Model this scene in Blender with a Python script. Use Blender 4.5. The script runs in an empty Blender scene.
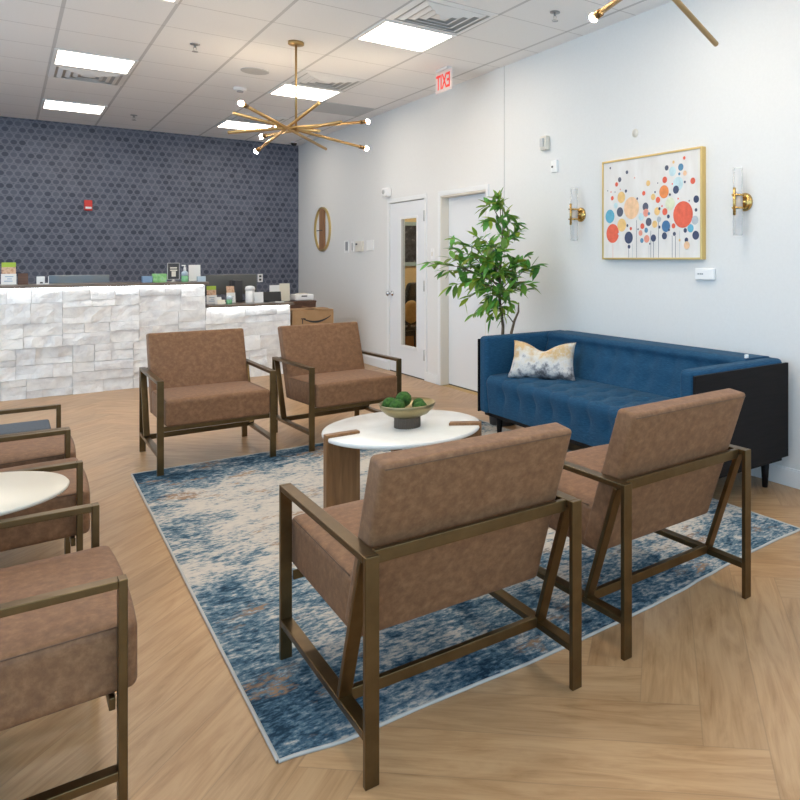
import bpy, bmesh, math, random
from mathutils import Vector, Matrix, Euler, noise
random.seed(7)
PI = math.pi
SC = bpy.context.scene
COL = SC.collection
V = Vector

# ------------------------------------------------------------------ materials
def mat(name, color=(0.8, 0.8, 0.8), rough=0.5, metal=0.0, emit=None, estr=0.0, spec=0.5):
    m = bpy.data.materials.new(name); m.use_nodes = True
    b = m.node_tree.nodes['Principled BSDF']
    b.inputs['Base Color'].default_value = (*color, 1)
    b.inputs['Roughness'].default_value = rough
    b.inputs['Metallic'].default_value = metal
    b.inputs['Specular IOR Level'].default_value = spec
    if emit:
        b.inputs['Emission Color'].default_value = (*emit, 1)
        b.inputs['Emission Strength'].default_value = estr
    return m

def N(m, t, **kw):
    n = m.node_tree.nodes.new(t)
    for k, v in kw.items():
        if k.startswith('i_'):
            n.inputs[k[2:].replace('_', ' ')].default_value = v
        else:
            setattr(n, k, v)
    return n

def L(m, a, ao, b, bi):
    m.node_tree.links.new(a.outputs[ao], b.inputs[bi])

def ramp(m, stops, interp='LINEAR'):
    r = N(m, 'ShaderNodeValToRGB'); e = r.color_ramp.elements
    r.color_ramp.interpolation = interp
    while len(e) < len(stops): e.new(0.5)
    for i, (p, c) in enumerate(stops):
        e[i].position = p; e[i].color = (*c, 1)
    return r

def bump(m, node, out, strength, dist=0.01):
    b = N(m, 'ShaderNodeBump', i_Strength=strength, i_Distance=dist)
    L(m, node, out, b, 'Height')
    L(m, b, 'Normal', m.node_tree.nodes['Principled BSDF'], 'Normal')
    return b

def noisemat(name, stops, scale, rough=0.5, metal=0.0, detail=4, stretch=(1, 1, 1), bmp=0.0, bdist=0.004, spec=0.5, nrough=0.55, dist=0.0):
    m = mat(name, (1, 1, 1), rough, metal, spec=spec)
    tc = N(m, 'ShaderNodeTexCoord'); mp = N(m, 'ShaderNodeMapping'); mp.inputs['Scale'].default_value = stretch
    L(m, tc, 'Object', mp, 'Vector')
    nz = N(m, 'ShaderNodeTexNoise', i_Scale=scale, i_Detail=detail, i_Roughness=nrough, i_Distortion=dist)
    L(m, mp, 'Vector', nz, 'Vector')
    r = ramp(m, stops); L(m, nz, 'Fac', r, 'Fac')
    L(m, r, 'Color', m.node_tree.nodes['Principled BSDF'], 'Base Color')
    if bmp: bump(m, nz, 'Fac', bmp, bdist)
    return m

def mathn(m, op, a, b=None):
    n = N(m, 'ShaderNodeMath', operation=op)
    for i, x in enumerate((a, b)):
        if x is None: continue
        if isinstance(x, (int, float)): n.inputs[i].default_value = x
        else: m.node_tree.links.new(x, n.inputs[i])
    return n.outputs[0]

M = {}
M['wall'] = noisemat('wall_paint', [(0.3, (0.755, 0.755, 0.75)), (0.7, (0.775, 0.775, 0.77))], 60, 0.7, bmp=0.03, bdist=0.002)
M['trim'] = mat('white_trim', (0.83, 0.84, 0.85), 0.4)
M['door'] = mat('door_paint', (0.80, 0.82, 0.85), 0.38)
M['bronze'] = noisemat('aged_bronze', [(0.3, (0.120, 0.076, 0.032)), (0.7, (0.165, 0.107, 0.047))], 14, 0.34, 0.9, stretch=(1, 1, 1))
M['brass'] = mat('brass', (0.62, 0.40, 0.14), 0.25, 1.0)
M['brass_soft'] = mat('brushed_brass', (0.50, 0.33, 0.14), 0.36, 0.95)
M['brass_dark'] = mat('dark_brass', (0.20, 0.12, 0.05), 0.4, 0.9)
M['gold_frame'] = mat('pale_gold', (0.72, 0.53, 0.22), 0.35, 0.85)
M['white'] = mat('white_plastic', (0.88, 0.88, 0.88), 0.4)
M['cream'] = mat('cream_plastic', (0.74, 0.70, 0.62), 0.45)
M['grey'] = mat('grey_plastic', (0.33, 0.34, 0.36), 0.5)
M['lightgrey'] = mat('light_grey', (0.55, 0.55, 0.55), 0.5)
M['black'] = mat('black_plastic', (0.015, 0.015, 0.017), 0.4)
M['darkgrey'] = mat('dark_grey', (0.05, 0.05, 0.055), 0.45)
M['chrome'] = mat('chrome', (0.6, 0.6, 0.62), 0.2, 1.0)
M['steel'] = mat('steel', (0.38, 0.39, 0.40), 0.35, 0.9)
M['red'] = mat('red_plastic', (0.62, 0.03, 0.02), 0.35)
M['exitred'] = mat('exit_red', (0.72, 0.04, 0.03), 0.5, emit=(0.9, 0.08, 0.05), estr=0.35)
M['exitpanel'] = mat('exit_panel', (0.80, 0.68, 0.66), 0.3)
M['led'] = mat('led_strip', (1, 1, 1), 0.5, emit=(0.93, 0.98, 1.0), estr=9)
M['diffuser'] = mat('lit_diffuser', (1, 1, 1), 0.5, emit=(1.0, 0.90, 0.77), estr=13.5)
M['bulb'] = mat('lit_bulb', (1, 0.9, 0.7), 0.4, emit=(1.0, 0.78, 0.52), estr=200)
M['darkwood'] = noisemat('espresso_wood', [(0.3, (0.007, 0.006, 0.006)), (0.7, (0.013, 0.010, 0.010))], 6, 0.5, stretch=(1, 1, 12), spec=0.14)
M['walnut'] = noisemat('walnut', [(0.25, (0.150, 0.065, 0.021)), (0.55, (0.235, 0.110, 0.038)), (0.8, (0.30, 0.155, 0.06))], 5, 0.4, stretch=(9, 9, 0.8), dist=0.6)
M['deskwood'] = noisemat('desk_wood', [(0.3, (0.085, 0.038, 0.02)), (0.7, (0.15, 0.07, 0.04))], 6, 0.4, stretch=(1, 8, 8))
M['slab'] = noisemat('counter_slab', [(0.3, (0.15, 0.115, 0.09)), (0.7, (0.22, 0.17, 0.135))], 9, 0.3)
M['quartz'] = noisemat('white_quartz', [(0.35, (0.80, 0.78, 0.74)), (0.62, (0.86, 0.85, 0.82))], 5, 0.22, detail=6)
M['pale_top'] = mat('pale_laminate', (0.70, 0.64, 0.54), 0.35)
M['greyfabric'] = noisemat('blue_grey_fabric', [(0.3, (0.055, 0.07, 0.09)), (0.7, (0.09, 0.11, 0.14))], 90, 0.85)
M['card'] = noisemat('cardboard', [(0.3, (0.36, 0.21, 0.10)), (0.7, (0.41, 0.25, 0.125))], 14, 0.8)
M['paper'] = mat('white_paper', (0.80, 0.80, 0.79), 0.6)
M['cream_paper'] = mat('cream_paper', (0.78, 0.74, 0.62), 0.6)
M['green_box'] = noisemat('green_print', [(0.35, (0.16, 0.45, 0.14)), (0.6, (0.35, 0.62, 0.28)), (0.7, (0.2, 0.4, 0.45))], 22, 0.5)
M['lime'] = mat('lime_print', (0.36, 0.52, 0.05), 0.5)
M['photo_print'] = noisemat('warm_print', [(0.35, (0.50, 0.26, 0.15)), (0.5, (0.70, 0.48, 0.33)), (0.7, (0.30, 0.13, 0.07))], 30, 0.5)
M['blue_print'] = mat('blue_print', (0.22, 0.34, 0.52), 0.5)
M['green_gel'] = mat('green_gel', (0.22, 0.52, 0.28), 0.2)
M['clear_blue'] = mat('clear_plastic', (0.50, 0.60, 0.68), 0.2)
M['monitor_back'] = mat('monitor_back', (0.10, 0.10, 0.095), 0.4)
M['monitor_blue'] = noisemat('monitor_shell', [(0.35, (0.10, 0.20, 0.33)), (0.6, (0.22, 0.22, 0.20))], 1.2, 0.35)
M['moss'] = noisemat('moss', [(0.3, (0.014, 0.050, 0.008)), (0.65, (0.050, 0.145, 0.018))], 55, 0.9, bmp=0.8, bdist=0.01)
M['bark'] = noisemat('bark', [(0.3, (0.09, 0.06, 0.04)), (0.7, (0.22, 0.16, 0.11))], 30, 0.85, stretch=(1, 1, 0.3), bmp=0.5)
M['soil'] = noisemat('soil', [(0.3, (0.03, 0.02, 0.014)), (0.7, (0.07, 0.05, 0.035))], 40, 0.95)
M['pot'] = mat('dark_planter', (0.06, 0.06, 0.065), 0.5)
M['tan'] = mat('tan_wall', (0.58, 0.44, 0.25), 0.7)
M['tanpad'] = noisemat('tan_pad', [(0.3, (0.42, 0.27, 0.10)), (0.7, (0.52, 0.35, 0.15))], 25, 0.6)
M['frost'] = mat('blue_grey_frame', (0.28, 0.36, 0.40), 0.4)
M['bowl_metal'] = noisemat('brassy_bowl', [(0.3, (0.27, 0.22, 0.11)), (0.7, (0.40, 0.33, 0.18))], 7, 0.33, 0.85)
M['bowl_base'] = mat('ribbed_base', (0.12, 0.095, 0.075), 0.45, 0.4)

def leather():
    m = mat('brown_suede_leather', (1, 1, 1), 0.62)
    b = m.node_tree.nodes['Principled BSDF']
    tc = N(m, 'ShaderNodeTexCoord')
    n1 = N(m, 'ShaderNodeTexNoise', i_Scale=38, i_Detail=7, i_Roughness=0.72)
    L(m, tc, 'Object', n1, 'Vector')
    r = ramp(m, [(0.30, (0.150, 0.066, 0.029)), (0.5, (0.208, 0.098, 0.043)), (0.70, (0.282, 0.144, 0.068))])
    L(m, n1, 'Fac', r, 'Fac'); L(m, r, 'Color', b, 'Base Color')
    n2 = N(m, 'ShaderNodeTexNoise', i_Scale=160, i_Detail=2)
    L(m, tc, 'Object', n2, 'Vector'); bump(m, n2, 'Fac', 0.12, 0.002)
    b.inputs['Sheen Weight'].default_value = 0.06
    b.inputs['Specular IOR Level'].default_value = 0.4
    return m
M['leather'] = leather()
M['seam'] = mat('leather_seam', (0.13, 0.068, 0.038), 0.7)

def sofa_fabric():
    m = mat('blue_heather_fabric', (1, 1, 1), 0.85, spec=0.25)
    b = m.node_tree.nodes['Principled BSDF']
    tc = N(m, 'ShaderNodeTexCoord'); mp = N(m, 'ShaderNodeMapping'); mp.inputs['Scale'].default_value = (5, 5, 60)
    L(m, tc, 'Object', mp, 'Vector')
    n1 = N(m, 'ShaderNodeTexNoise', i_Scale=6, i_Detail=4, i_Roughness=0.7); L(m, mp, 'Vector', n1, 'Vector')
    r = ramp(m, [(0.3, (0.004, 0.038, 0.088)), (0.5, (0.009, 0.063, 0.138)), (0.75, (0.026, 0.112, 0.210))])
    L(m, n1, 'Fac', r, 'Fac'); L(m, r, 'Color', b, 'Base Color')
    bump(m, n1, 'Fac', 0.15, 0.003)
    b.inputs['Sheen Weight'].default_value = 0.04
    return m
M['sofa'] = sofa_fabric()

def pillow_mat():
    m = mat('marbled_pillow', (1, 1, 1), 0.45)
    b = m.node_tree.nodes['Principled BSDF']
    tc = N(m, 'ShaderNodeTexCoord'); sx = N(m, 'ShaderNodeSeparateXYZ'); L(m, tc, 'Object', sx, 'Vector')
    n1 = N(m, 'ShaderNodeTexNoise', i_Scale=11, i_Detail=7, i_Roughness=0.7); L(m, tc, 'Object', n1, 'Vector')
    a = mathn(m, 'MULTIPLY', n1.outputs['Fac'], 1.0)
    z = mathn(m, 'MULTIPLY', sx.outputs['Z'], 1.15)
    f = mathn(m, 'ADD', a, z)
    r = ramp(m, [(0.28, (0.10, 0.10, 0.11)), (0.36, (0.38, 0.37, 0.38)), (0.44, (0.72, 0.69, 0.66)), (0.54, (0.68, 0.61, 0.50)), (0.66, (0.62, 0.40, 0.17)), (0.78, (0.74, 0.62, 0.46))])
    m.node_tree.links.new(f, r.inputs['Fac']); L(m, r, 'Color', b, 'Base Color')
    return m
M['pillow'] = pillow_mat()

def floor_mat():
    m = mat('oak_herringbone', (1, 1, 1), 0.30, spec=0.45)
    b = m.node_tree.nodes['Principled BSDF']
    uv = N(m, 'ShaderNodeUVMap', uv_map='grain'); at = N(m, 'ShaderNodeAttribute', attribute_name='tone')
    mp = N(m, 'ShaderNodeMapping'); mp.inputs['Scale'].default_value = (0.9, 6.5, 1); L(m, uv, 'UV', mp, 'Vector')
    n1 = N(m, 'ShaderNodeTexNoise', i_Scale=2.4, i_Detail=6, i_Roughness=0.62, i_Distortion=1.6); L(m, mp, 'Vector', n1, 'Vector')
    mp2 = N(m, 'ShaderNodeMapping'); mp2.inputs['Scale'].default_value = (2.5, 60.0, 1); L(m, uv, 'UV', mp2, 'Vector')
    n2 = N(m, 'ShaderNodeTexNoise', i_Scale=2.0, i_Detail=3, i_Roughness=0.6); L(m, mp2, 'Vector', n2, 'Vector')
    f = mathn(m, 'ADD', mathn(m, 'MULTIPLY', n1.outputs['Fac'], 0.76), mathn(m, 'MULTIPLY', n2.outputs['Fac'], 0.24))
    r = ramp(m, [(0.28, (0.275, 0.145, 0.062)), (0.42, (0.395, 0.228, 0.108)), (0.56, (0.480, 0.296, 0.152)), (0.75, (0.550, 0.352, 0.190))])
    m.node_tree.links.new(f, r.inputs['Fac'])
    mx = N(m, 'ShaderNodeMix', data_type='RGBA', blend_type='MULTIPLY'); mx.inputs[0].default_value = 1.0
    L(m, r, 'Color', mx, 6); L(m, at, 'Color', mx, 7)
    uv2 = N(m, 'ShaderNodeUVMap', uv_map='edge'); s2 = N(m, 'ShaderNodeSeparateXYZ'); L(m, uv2, 'UV', s2, 'Vector')
    def edge(o, w):
        lo = mathn(m, 'LESS_THAN', o, w); hi = mathn(m, 'GREATER_THAN', o, 1 - w)
        return mathn(m, 'MAXIMUM', lo, hi)
    e = mathn(m, 'MAXIMUM', edge(s2.outputs['X'], 0.0016), edge(s2.outputs['Y'], 0.010))
    mx2 = N(m, 'ShaderNodeMix', data_type='RGBA', blend_type='MIX')
    m.node_tree.links.new(mathn(m, 'MULTIPLY', e, 0.30), mx2.inputs[0])
    L(m, mx, 2, mx2, 6); mx2.inputs[7].default_value = (0.17, 0.10, 0.055, 1)
    L(m, mx2, 2, b, 'Base Color')
    rr = N(m, 'ShaderNodeMapRange'); rr.inputs['To Min'].default_value = 0.27; rr.inputs['To Max'].default_value = 0.40
    L(m, n2, 'Fac', rr, 'Value'); L(m, rr, 'Result', b, 'Roughness')
    bump(m, n2, 'Fac', 0.04, 0.002)
    return m
M['floor'] = floor_mat()

TX0, TSX, TY0, TSY = 0.318, 0.622, 7.60, 0.625
def ceil_mat():
    m = mat('ceiling_tiles', (1, 1, 1), 0.85, spec=0.2)
    b = m.node_tree.nodes['Principled BSDF']
    tc = N(m, 'ShaderNodeTexCoord'); s = N(m, 'ShaderNodeSeparateXYZ'); L(m, tc, 'Object', s, 'Vector')
    def line(o, off, step, w):
        t = mathn(m, 'FRACT', mathn(m, 'DIVIDE', mathn(m, 'SUBTRACT', o, off - 40 * step), step))
        d = mathn(m, 'ABSOLUTE', mathn(m, 'SUBTRACT', t, 0.5))
        return mathn(m, 'GREATER_THAN', d, 0.5 - w / step / 2)
    lx = line(s.outputs['X'], TX0, TSX, 0.024); ly = line(s.outputs['Y'], TY0, TSY, 0.012)
    n1 = N(m, 'ShaderNodeTexNoise', i_Scale=220, i_Detail=2); L(m, tc, 'Object', n1, 'Vector')
    r = ramp(m, [(0.3, (0.88, 0.875, 0.88)), (0.7, (0.92, 0.915, 0.92))]); L(m, n1, 'Fac', r, 'Fac')
    a = N(m, 'ShaderNodeMix', data_type='RGBA'); m.node_tree.links.new(mathn(m, 'MULTIPLY', ly, 0.42), a.inputs[0])
    L(m, r, 'Color', a, 6); a.inputs[7].default_value = (0.36, 0.35, 0.35, 1)
    c = N(m, 'ShaderNodeMix', data_type='RGBA'); m.node_tree.links.new(mathn(m, 'MULTIPLY', lx, 0.5), c.inputs[0])
    L(m, a, 2, c, 6); c.inputs[7].default_value = (0.36, 0.36, 0.37, 1)
    L(m, c, 2, b, 'Base Color')
    bump(m, n1, 'Fac', 0.1, 0.003)
    return m
M['ceil'] = ceil_mat()

def wallpaper():
    m = mat('navy_wallpaper', (1, 1, 1), 0.55)
    b = m.node_tree.nodes['Principled BSDF']
    tc = N(m, 'ShaderNodeTexCoord'); s = N(m, 'ShaderNodeSeparateXYZ'); L(m, tc, 'Object', s, 'Vector')
    W, H = 0.086, 0.080
    row = mathn(m, 'FLOOR', mathn(m, 'DIVIDE', s.outputs['Z'], H))
    par = mathn(m, 'MODULO', mathn(m, 'ABSOLUTE', row), 2)
    xs = mathn(m, 'ADD', mathn(m, 'DIVIDE', s.outputs['X'], W), mathn(m, 'MULTIPLY', par, 0.5))
    xs = mathn(m, 'ADD', xs, 200)
    cx = mathn(m, 'FLOOR', xs)
    fx = mathn(m, 'SUBTRACT', mathn(m, 'FRACT', xs), 0.5)
    fz = mathn(m, 'SUBTRACT', mathn(m, 'FRACT', mathn(m, 'DIVIDE', s.outputs['Z'], H)), 0.5)
    d = mathn(m, 'SQRT', mathn(m, 'ADD', mathn(m, 'POWER', mathn(m, 'MULTIPLY', fx, 1.0), 2), mathn(m, 'POWER', mathn(m, 'MULTIPLY', fz, 1.0), 2)))
    cb = N(m, 'ShaderNodeCombineXYZ'); m.node_tree.links.new(cx, cb.inputs[0]); m.node_tree.links.new(row, cb.inputs[1])
    wn = N(m, 'ShaderNodeTexWhiteNoise', noise_dimensions='2D'); L(m, cb, 'Vector', wn, 'Vector')
    dark = ramp(m, [(0.0, (0.040, 0.049, 0.078)), (0.35, (0.060, 0.072, 0.110)), (1.0, (0.105, 0.116, 0.160))]); L(m, wn, 'Value', dark, 'Fac')
    rg = ramp(m, [(0.33, (0, 0, 0)), (0.42, (0.45, 0.45, 0.45)), (0.47, (0.9, 0.9, 0.9)), (0.53, (0.5, 0.5, 0.5)), (0.62, (0.22, 0.22, 0.22))])
    m.node_tree.links.new(d, rg.inputs['Fac'])
    mx = N(m, 'ShaderNodeMix', data_type='RGBA'); L(m, rg, 'Color', mx, 0); L(m, dark, 'Color', mx, 6)
    mx.inputs[7].default_value = (0.200, 0.213, 0.268, 1)
    L(m, mx, 2, b, 'Base Color')
    return m
M['wallpaper'] = wallpaper()

def stone_mat():
    m = mat('white_quartzite', (1, 1, 1), 0.75)
    b = m.node_tree.nodes['Principled BSDF']
    at = N(m, 'ShaderNodeAttribute', attribute_name='tone'); tc = N(m, 'ShaderNodeTexCoord')
    n1 = N(m, 'ShaderNodeTexNoise', i_Scale=9, i_Detail=8, i_Roughness=0.65, i_Distortion=0.5); L(m, tc, 'Object', n1, 'Vector')
    r = ramp(m, [(0.3, (0.74, 0.73, 0.74)), (0.55, (0.90, 0.90, 0.90)), (0.8, (0.95, 0.94, 0.92))]); L(m, n1, 'Fac', r, 'Fac')
    mx = N(m, 'ShaderNodeMix', data_type='RGBA', blend_type='MULTIPLY'); mx.inputs[0].default_value = 1
    L(m, r, 'Color', mx, 6); L(m, at, 'Color', mx, 7); L(m, mx, 2, b, 'Base Color')
    bump(m, n1, 'Fac', 0.6, 0.02)
    return m
M['stone'] = stone_mat()

def rug_mat():
    m = mat('abstract_rug', (1, 1, 1), 0.95, spec=0.1)
    b = m.node_tree.nodes['Principled BSDF']
    tc = N(m, 'ShaderNodeTexCoord'); s = N(m, 'ShaderNodeSeparateXYZ'); L(m, tc, 'Object', s, 'Vector')
    def gauss(o, c, w):
        t = mathn(m, 'DIVIDE', mathn(m, 'SUBTRACT', o, c), w)
        return mathn(m, 'POWER', 2.718, mathn(m, 'MULTIPLY', mathn(m, 'MULTIPLY', t, t), -1))
    def noise_(scale, st, loc=(0, 0, 0), det=4, ro=0.6, di=0.0):
        mp = N(m, 'ShaderNodeMapping'); mp.inputs['Scale'].default_value = st; mp.inputs['Location'].default_value = loc
        L(m, tc, 'Object', mp, 'Vector'); n = N(m, 'ShaderNodeTexNoise', i_Scale=scale, i_Detail=det, i_Roughness=ro, i_Distortion=di)
        L(m, mp, 'Vector', n, 'Vector'); return n
    y, x = s.outputs['Y'], s.outputs['X']
    # woven design: bluer bands at both ends and down the left edge, cream in the middle
    zone = mathn(m, 'ADD', mathn(m, 'MULTIPLY', gauss(y, 0.15, 0.50), 0.20), mathn(m, 'MULTIPLY', gauss(y, 3.20, 0.42), 0.24))
    zone = mathn(m, 'ADD', zone, mathn(m, 'MULTIPLY', gauss(y, 1.0, 0.28), mathn(m, 'MULTIPLY', gauss(x, 0.3, 0.45), 0.16)))
    zone = mathn(m, 'ADD', zone, mathn(m, 'MULTIPLY', gauss(x, 0.05, 0.22), 0.09))
    zone = mathn(m, 'SUBTRACT', zone, mathn(m, 'MULTIPLY', gauss(x, 2.1, 0.45), 0.07))
    big = noise_(2.6, (1, 1.5, 1), det=5, ro=0.65, di=0.8)
    mid = noise_(11, (1, 1.5, 1), (3, 1, 0), 4, 0.7)
    fine = noise_(46, (0.8, 1.4, 1), (1, 5, 0), 3, 0.7)
    f = mathn(m, 'ADD', mathn(m, 'MULTIPLY', big.outputs['Fac'], 0.75), mathn(m, 'MULTIPLY', mid.outputs['Fac'], 0.55))
    f = mathn(m, 'ADD', f, mathn(m, 'MULTIPLY', fine.outputs['Fac'], 0.75))
    f = mathn(m, 'SUBTRACT', mathn(m, 'ADD', f, zone), 0.42)
    r = ramp(m, [(0.50, (0.60, 0.545, 0.475)), (0.64, (0.52, 0.48, 0.435)), (0.70, (0.34, 0.36, 0.365)), (0.77, (0.15, 0.215, 0.26)), (0.86, (0.055, 0.115, 0.17)), (0.97, (0.018, 0.042, 0.070))])
    m.node_tree.links.new(f, r.inputs['Fac'])
    rn = noise_(2.9, (1, 1.4, 1), (7.3, 2.1, 0), 5, 0.65)
    rr = ramp(m, [(0.57, (0, 0, 0)), (0.63, (1, 1, 1))]); L(m, rn, 'Fac', rr, 'Fac')
    rf = mathn(m, 'MULTIPLY', rr.outputs['Color'], mathn(m, 'GREATER_THAN', fine.outputs['Fac'], 0.46))
    mx = N(m, 'ShaderNodeMix', data_type='RGBA'); m.node_tree.links.new(mathn(m, 'MULTIPLY', rf, 0.8), mx.inputs[0])
    L(m, r, 'Color', mx, 6); mx.inputs[7].default_value = (0.36, 0.215, 0.12, 1)
    L(m, mx, 2, b, 'Base Color')
    bump(m, fine, 'Fac', 0.5, 0.006)
    return m
M['rug'] = rug_mat()
M['binding'] = mat('rug_binding', (0.47, 0.45, 0.42), 0.9)

def leaf_mat():
    m = mat('green_leaves', (1, 1, 1), 0.42)
    b = m.node_tree.nodes['Principled BSDF']
    at = N(m, 'ShaderNodeAttribute', attribute_name='tone')
    L(m, at, 'Color', b, 'Base Color')
    tr = N(m, 'ShaderNodeBsdfTranslucent'); L(m, at, 'Color', tr, 'Color')
    mx = N(m, 'ShaderNodeMixShader'); mx.inputs[0].default_value = 0.3
    L(m, b, 'BSDF', mx, 1); L(m, tr, 'BSDF', mx, 2)
    L(m, mx, 'Shader', m.node_tree.nodes['Material Output'], 'Surface')
    return m
M['leaf'] = leaf_mat()

def glass_mat(name, tint=(1, 1, 1), clear=0.85, white=0.0):
    m = bpy.data.materials.new(name); m.use_nodes = True
    nt = m.node_tree; b = nt.nodes['Principled BSDF']
    b.inputs['Base Color'].default_value = (white, white, white, 1); b.inputs['Roughness'].default_value = 0.05
    t = N(m, 'ShaderNodeBsdfTransparent'); t.inputs['Color'].default_value = (*tint, 1)
    mx = N(m, 'ShaderNodeMixShader'); mx.inputs[0].default_value = clear
    L(m, b, 'BSDF', mx, 1); L(m, t, 'BSDF', mx, 2)
    L(m, mx, 'Shader', nt.nodes['Material Output'], 'Surface')
    return m
M['pane'] = glass_mat('clear_pane', (0.98, 1, 0.98), 0.93)
M['tube'] = glass_mat('sconce_glass', (1, 1, 1), 0.70, 0.9)
M['acrylic'] = glass_mat('acrylic', (0.95, 0.97, 1), 0.7, 0.8)

ART = [(0.80, 0.13, 0.07), (0.12, 0.42, 0.58), (0.85, 0.56, 0.22), (0.86, 0.56, 0.34), (0.09, 0.10, 0.15), (0.04, 0.06, 0.13), (0.55, 0.72, 0.76), (0.83, 0.33, 0.24), (0.10, 0.26, 0.42), (0.86, 0.28, 0.08), (0.45, 0.50, 0.55), (0.05, 0.17, 0.36), (0.72, 0.76, 0.56)]
for i, c in enumerate(ART):
    M['art%d' % i] = noisemat('paint_%d' % i, [(0.3, tuple(x * 0.88 for x in c)), (0.7, tuple(min(1, x * 1.08 + 0.01) for x in c))], 25, 0.6)
M['canvas'] = noisemat('canvas', [(0.3, (0.74, 0.71, 0.68)), (0.7, (0.82, 0.80, 0.78))], 4, 0.7, detail=6, stretch=(1, 3, 1))

# ------------------------------------------------------------------ mesh helpers
class MB:
    def __init__(s): s.bm = bmesh.new()
    def box(s, x0, x1, y0, y1, z0, z1, mi=0, mx=None):
        vs = [s.bm.verts.new((x, y, z)) for x in (x0, x1) for y in (y0, y1) for z in (z0, z1)]
        for q in ((0, 1, 3, 2), (4, 6, 7, 5), (0, 4, 5, 1), (2, 3, 7, 6), (0, 2, 6, 4), (1, 5, 7, 3)):
            f = s.bm.faces.new([vs[i] for i in q]); f.material_index = mi
        if mx is not None:
            for v in vs: v.co = mx @ v.co
        return s
    def bar(s, a, b, w, t, up=(1, 0, 0), mi=0):
        """rectangular bar from a to b; w measured along 'up', t across"""
        a, b = V(a), V(b); d = (b - a).normalized(); u = V(up); u = (u - d * u.dot(d)).normalized(); n = d.cross(u)
        vs = []
        for p in (a, b):
            for i, j in ((-1, -1), (1, -1), (1, 1), (-1, 1)):
                vs.append(s.bm.verts.new(p + u * (w / 2 * i) + n * (t / 2 * j)))
        for q in ((0, 1, 2, 3), (4, 7, 6, 5), (0, 4, 5, 1), (1, 5, 6, 2), (2, 6, 7, 3), (3, 7, 4, 0)):
            f = s.bm.faces.new([vs[i] for i in q]); f.material_index = mi
        return s
    def tube(s, pts, radii, n=12, cap=True, mi=0, smooth=True):
        pts = [V(p) for p in pts]
        if not hasattr(radii, '__len__'): radii = [radii] * len(pts)
        rings = []; ref = None
        for i, p in enumerate(pts):
            d = (pts[min(i + 1, len(pts) - 1)] - pts[max(i - 1, 0)]).normalized()
            if ref is None:
                ref = V((0, 0, 1)) if abs(d.z) < 0.9 else V((1, 0, 0))
            u = (ref - d * ref.dot(d)).normalized(); ref = u; w = d.cross(u)
            rings.append([s.bm.verts.new(p + (u * math.cos(2 * PI * k / n) + w * math.sin(2 * PI * k / n)) * radii[i]) for k in range(n)])
        for a, b in zip(rings, rings[1:]):
            for k in range(n):
                f = s.bm.faces.new((a[k], a[(k + 1) % n], b[(k + 1) % n], b[k])); f.smooth = smooth; f.material_index = mi
        if cap:
            for r, rev in ((rings[0], True), (rings[-1], False)):
                f = s.bm.faces.new(list(reversed(r)) if rev else r); f.material_index = mi
        return s
    def lathe(s, prof, n=32, c=(0, 0, 0), axis='z', mi=0, wobble=None):
        rings = []
        for r, z in prof:
            ring = []
            for k in range(n):
                a = 2 * PI * k / n; rr = r * (wobble(a) if wobble else 1)
                p = (rr * math.cos(a), rr * math.sin(a), z)
                if axis == 'x': p = (p[2], p[0], p[1])
                if axis == 'y': p = (p[0], p[2], p[1])
                ring.append(s.bm.verts.new((p[0] + c[0], p[1] + c[1], p[2] + c[2])))
            rings.append(ring)
        for a, b in zip(rings, rings[1:]):
            for k in range(n):
                f = s.bm.faces.new((a[k], a[(k + 1) % n], b[(k + 1) % n], b[k])); f.smooth = True; f.material_index = mi
        for r in (rings[0], rings[-1]):
            f = s.bm.faces.new(r); f.material_index = mi
        return s
    def ball(s, c, r, sub=3, fn=None, mi=0):
        res = bmesh.ops.create_icosphere(s.bm, subdivisions=sub, radius=1)
        for v in res['verts']:
            d = v.co.normalized(); v.co = V(c) + d * r * (fn(d) if fn else 1)
        for f in {f for v in res['verts'] for f in v.link_faces}: f.smooth = True; f.material_index = mi
        return s
    def rbox(s, half, r, mx=None, fn=None, seg=8, rs=4, mi=0):
        """rounded box, half extents; fn(p) may move each point before mx"""
        def axis(h):
            rr = min(r, h * 0.98); out = []
            for i in range(rs): out.append(-h + rr * (1 - math.cos(PI / 2 * i / rs)))
            for i in range(seg + 1): out.append(-h + rr + (2 * h - 2 * rr) * i / seg)
            for i in range(rs): out.append(h - rr + rr * math.sin(PI / 2 * (i + 1) / rs))
            return out
        ax = [axis(h) for h in half]; cache = {}
        def put(p):
            k = (round(p[0], 6), round(p[1], 6), round(p[2], 6))
            if k in cache: return cache[k]
            rr = [min(r, h * 0.98) for h in half]
            inner = V([max(-h + q, min(h - q, c)) for c, h, q in zip(p, half, rr)])
            d = V(p) - inner; q = inner + (d.normalized() * r if d.length > 1e-9 else V((0, 0, 0)))
            q = V([max(-h, min(h, c)) for c, h in zip(q, half)])
            if fn: q = fn(q)
            if mx is not None: q = mx @ q
            cache[k] = s.bm.verts.new(q); return cache[k]
        for a in range(3):
            b, c = (a + 1) % 3, (a + 2) % 3
            for sg in (-1, 1):
                for i in range(len(ax[b]) - 1):
                    for j in range(len(ax[c]) - 1):
                        q = []
                        for bi, cj in ((i, j), (i + 1, j), (i + 1, j + 1), (i, j + 1)):
                            p = [0, 0, 0]; p[a] = sg * half[a]; p[b] = ax[b][bi]; p[c] = ax[c][cj]; q.append(put(p))
                        if sg < 0: q.reverse()
                        if len(set(q)) >= 3:
                            try:
                                f = s.bm.faces.new(list(dict.fromkeys(q))); f.smooth = True; f.material_index = mi
                            except ValueError: pass
        return s
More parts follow.
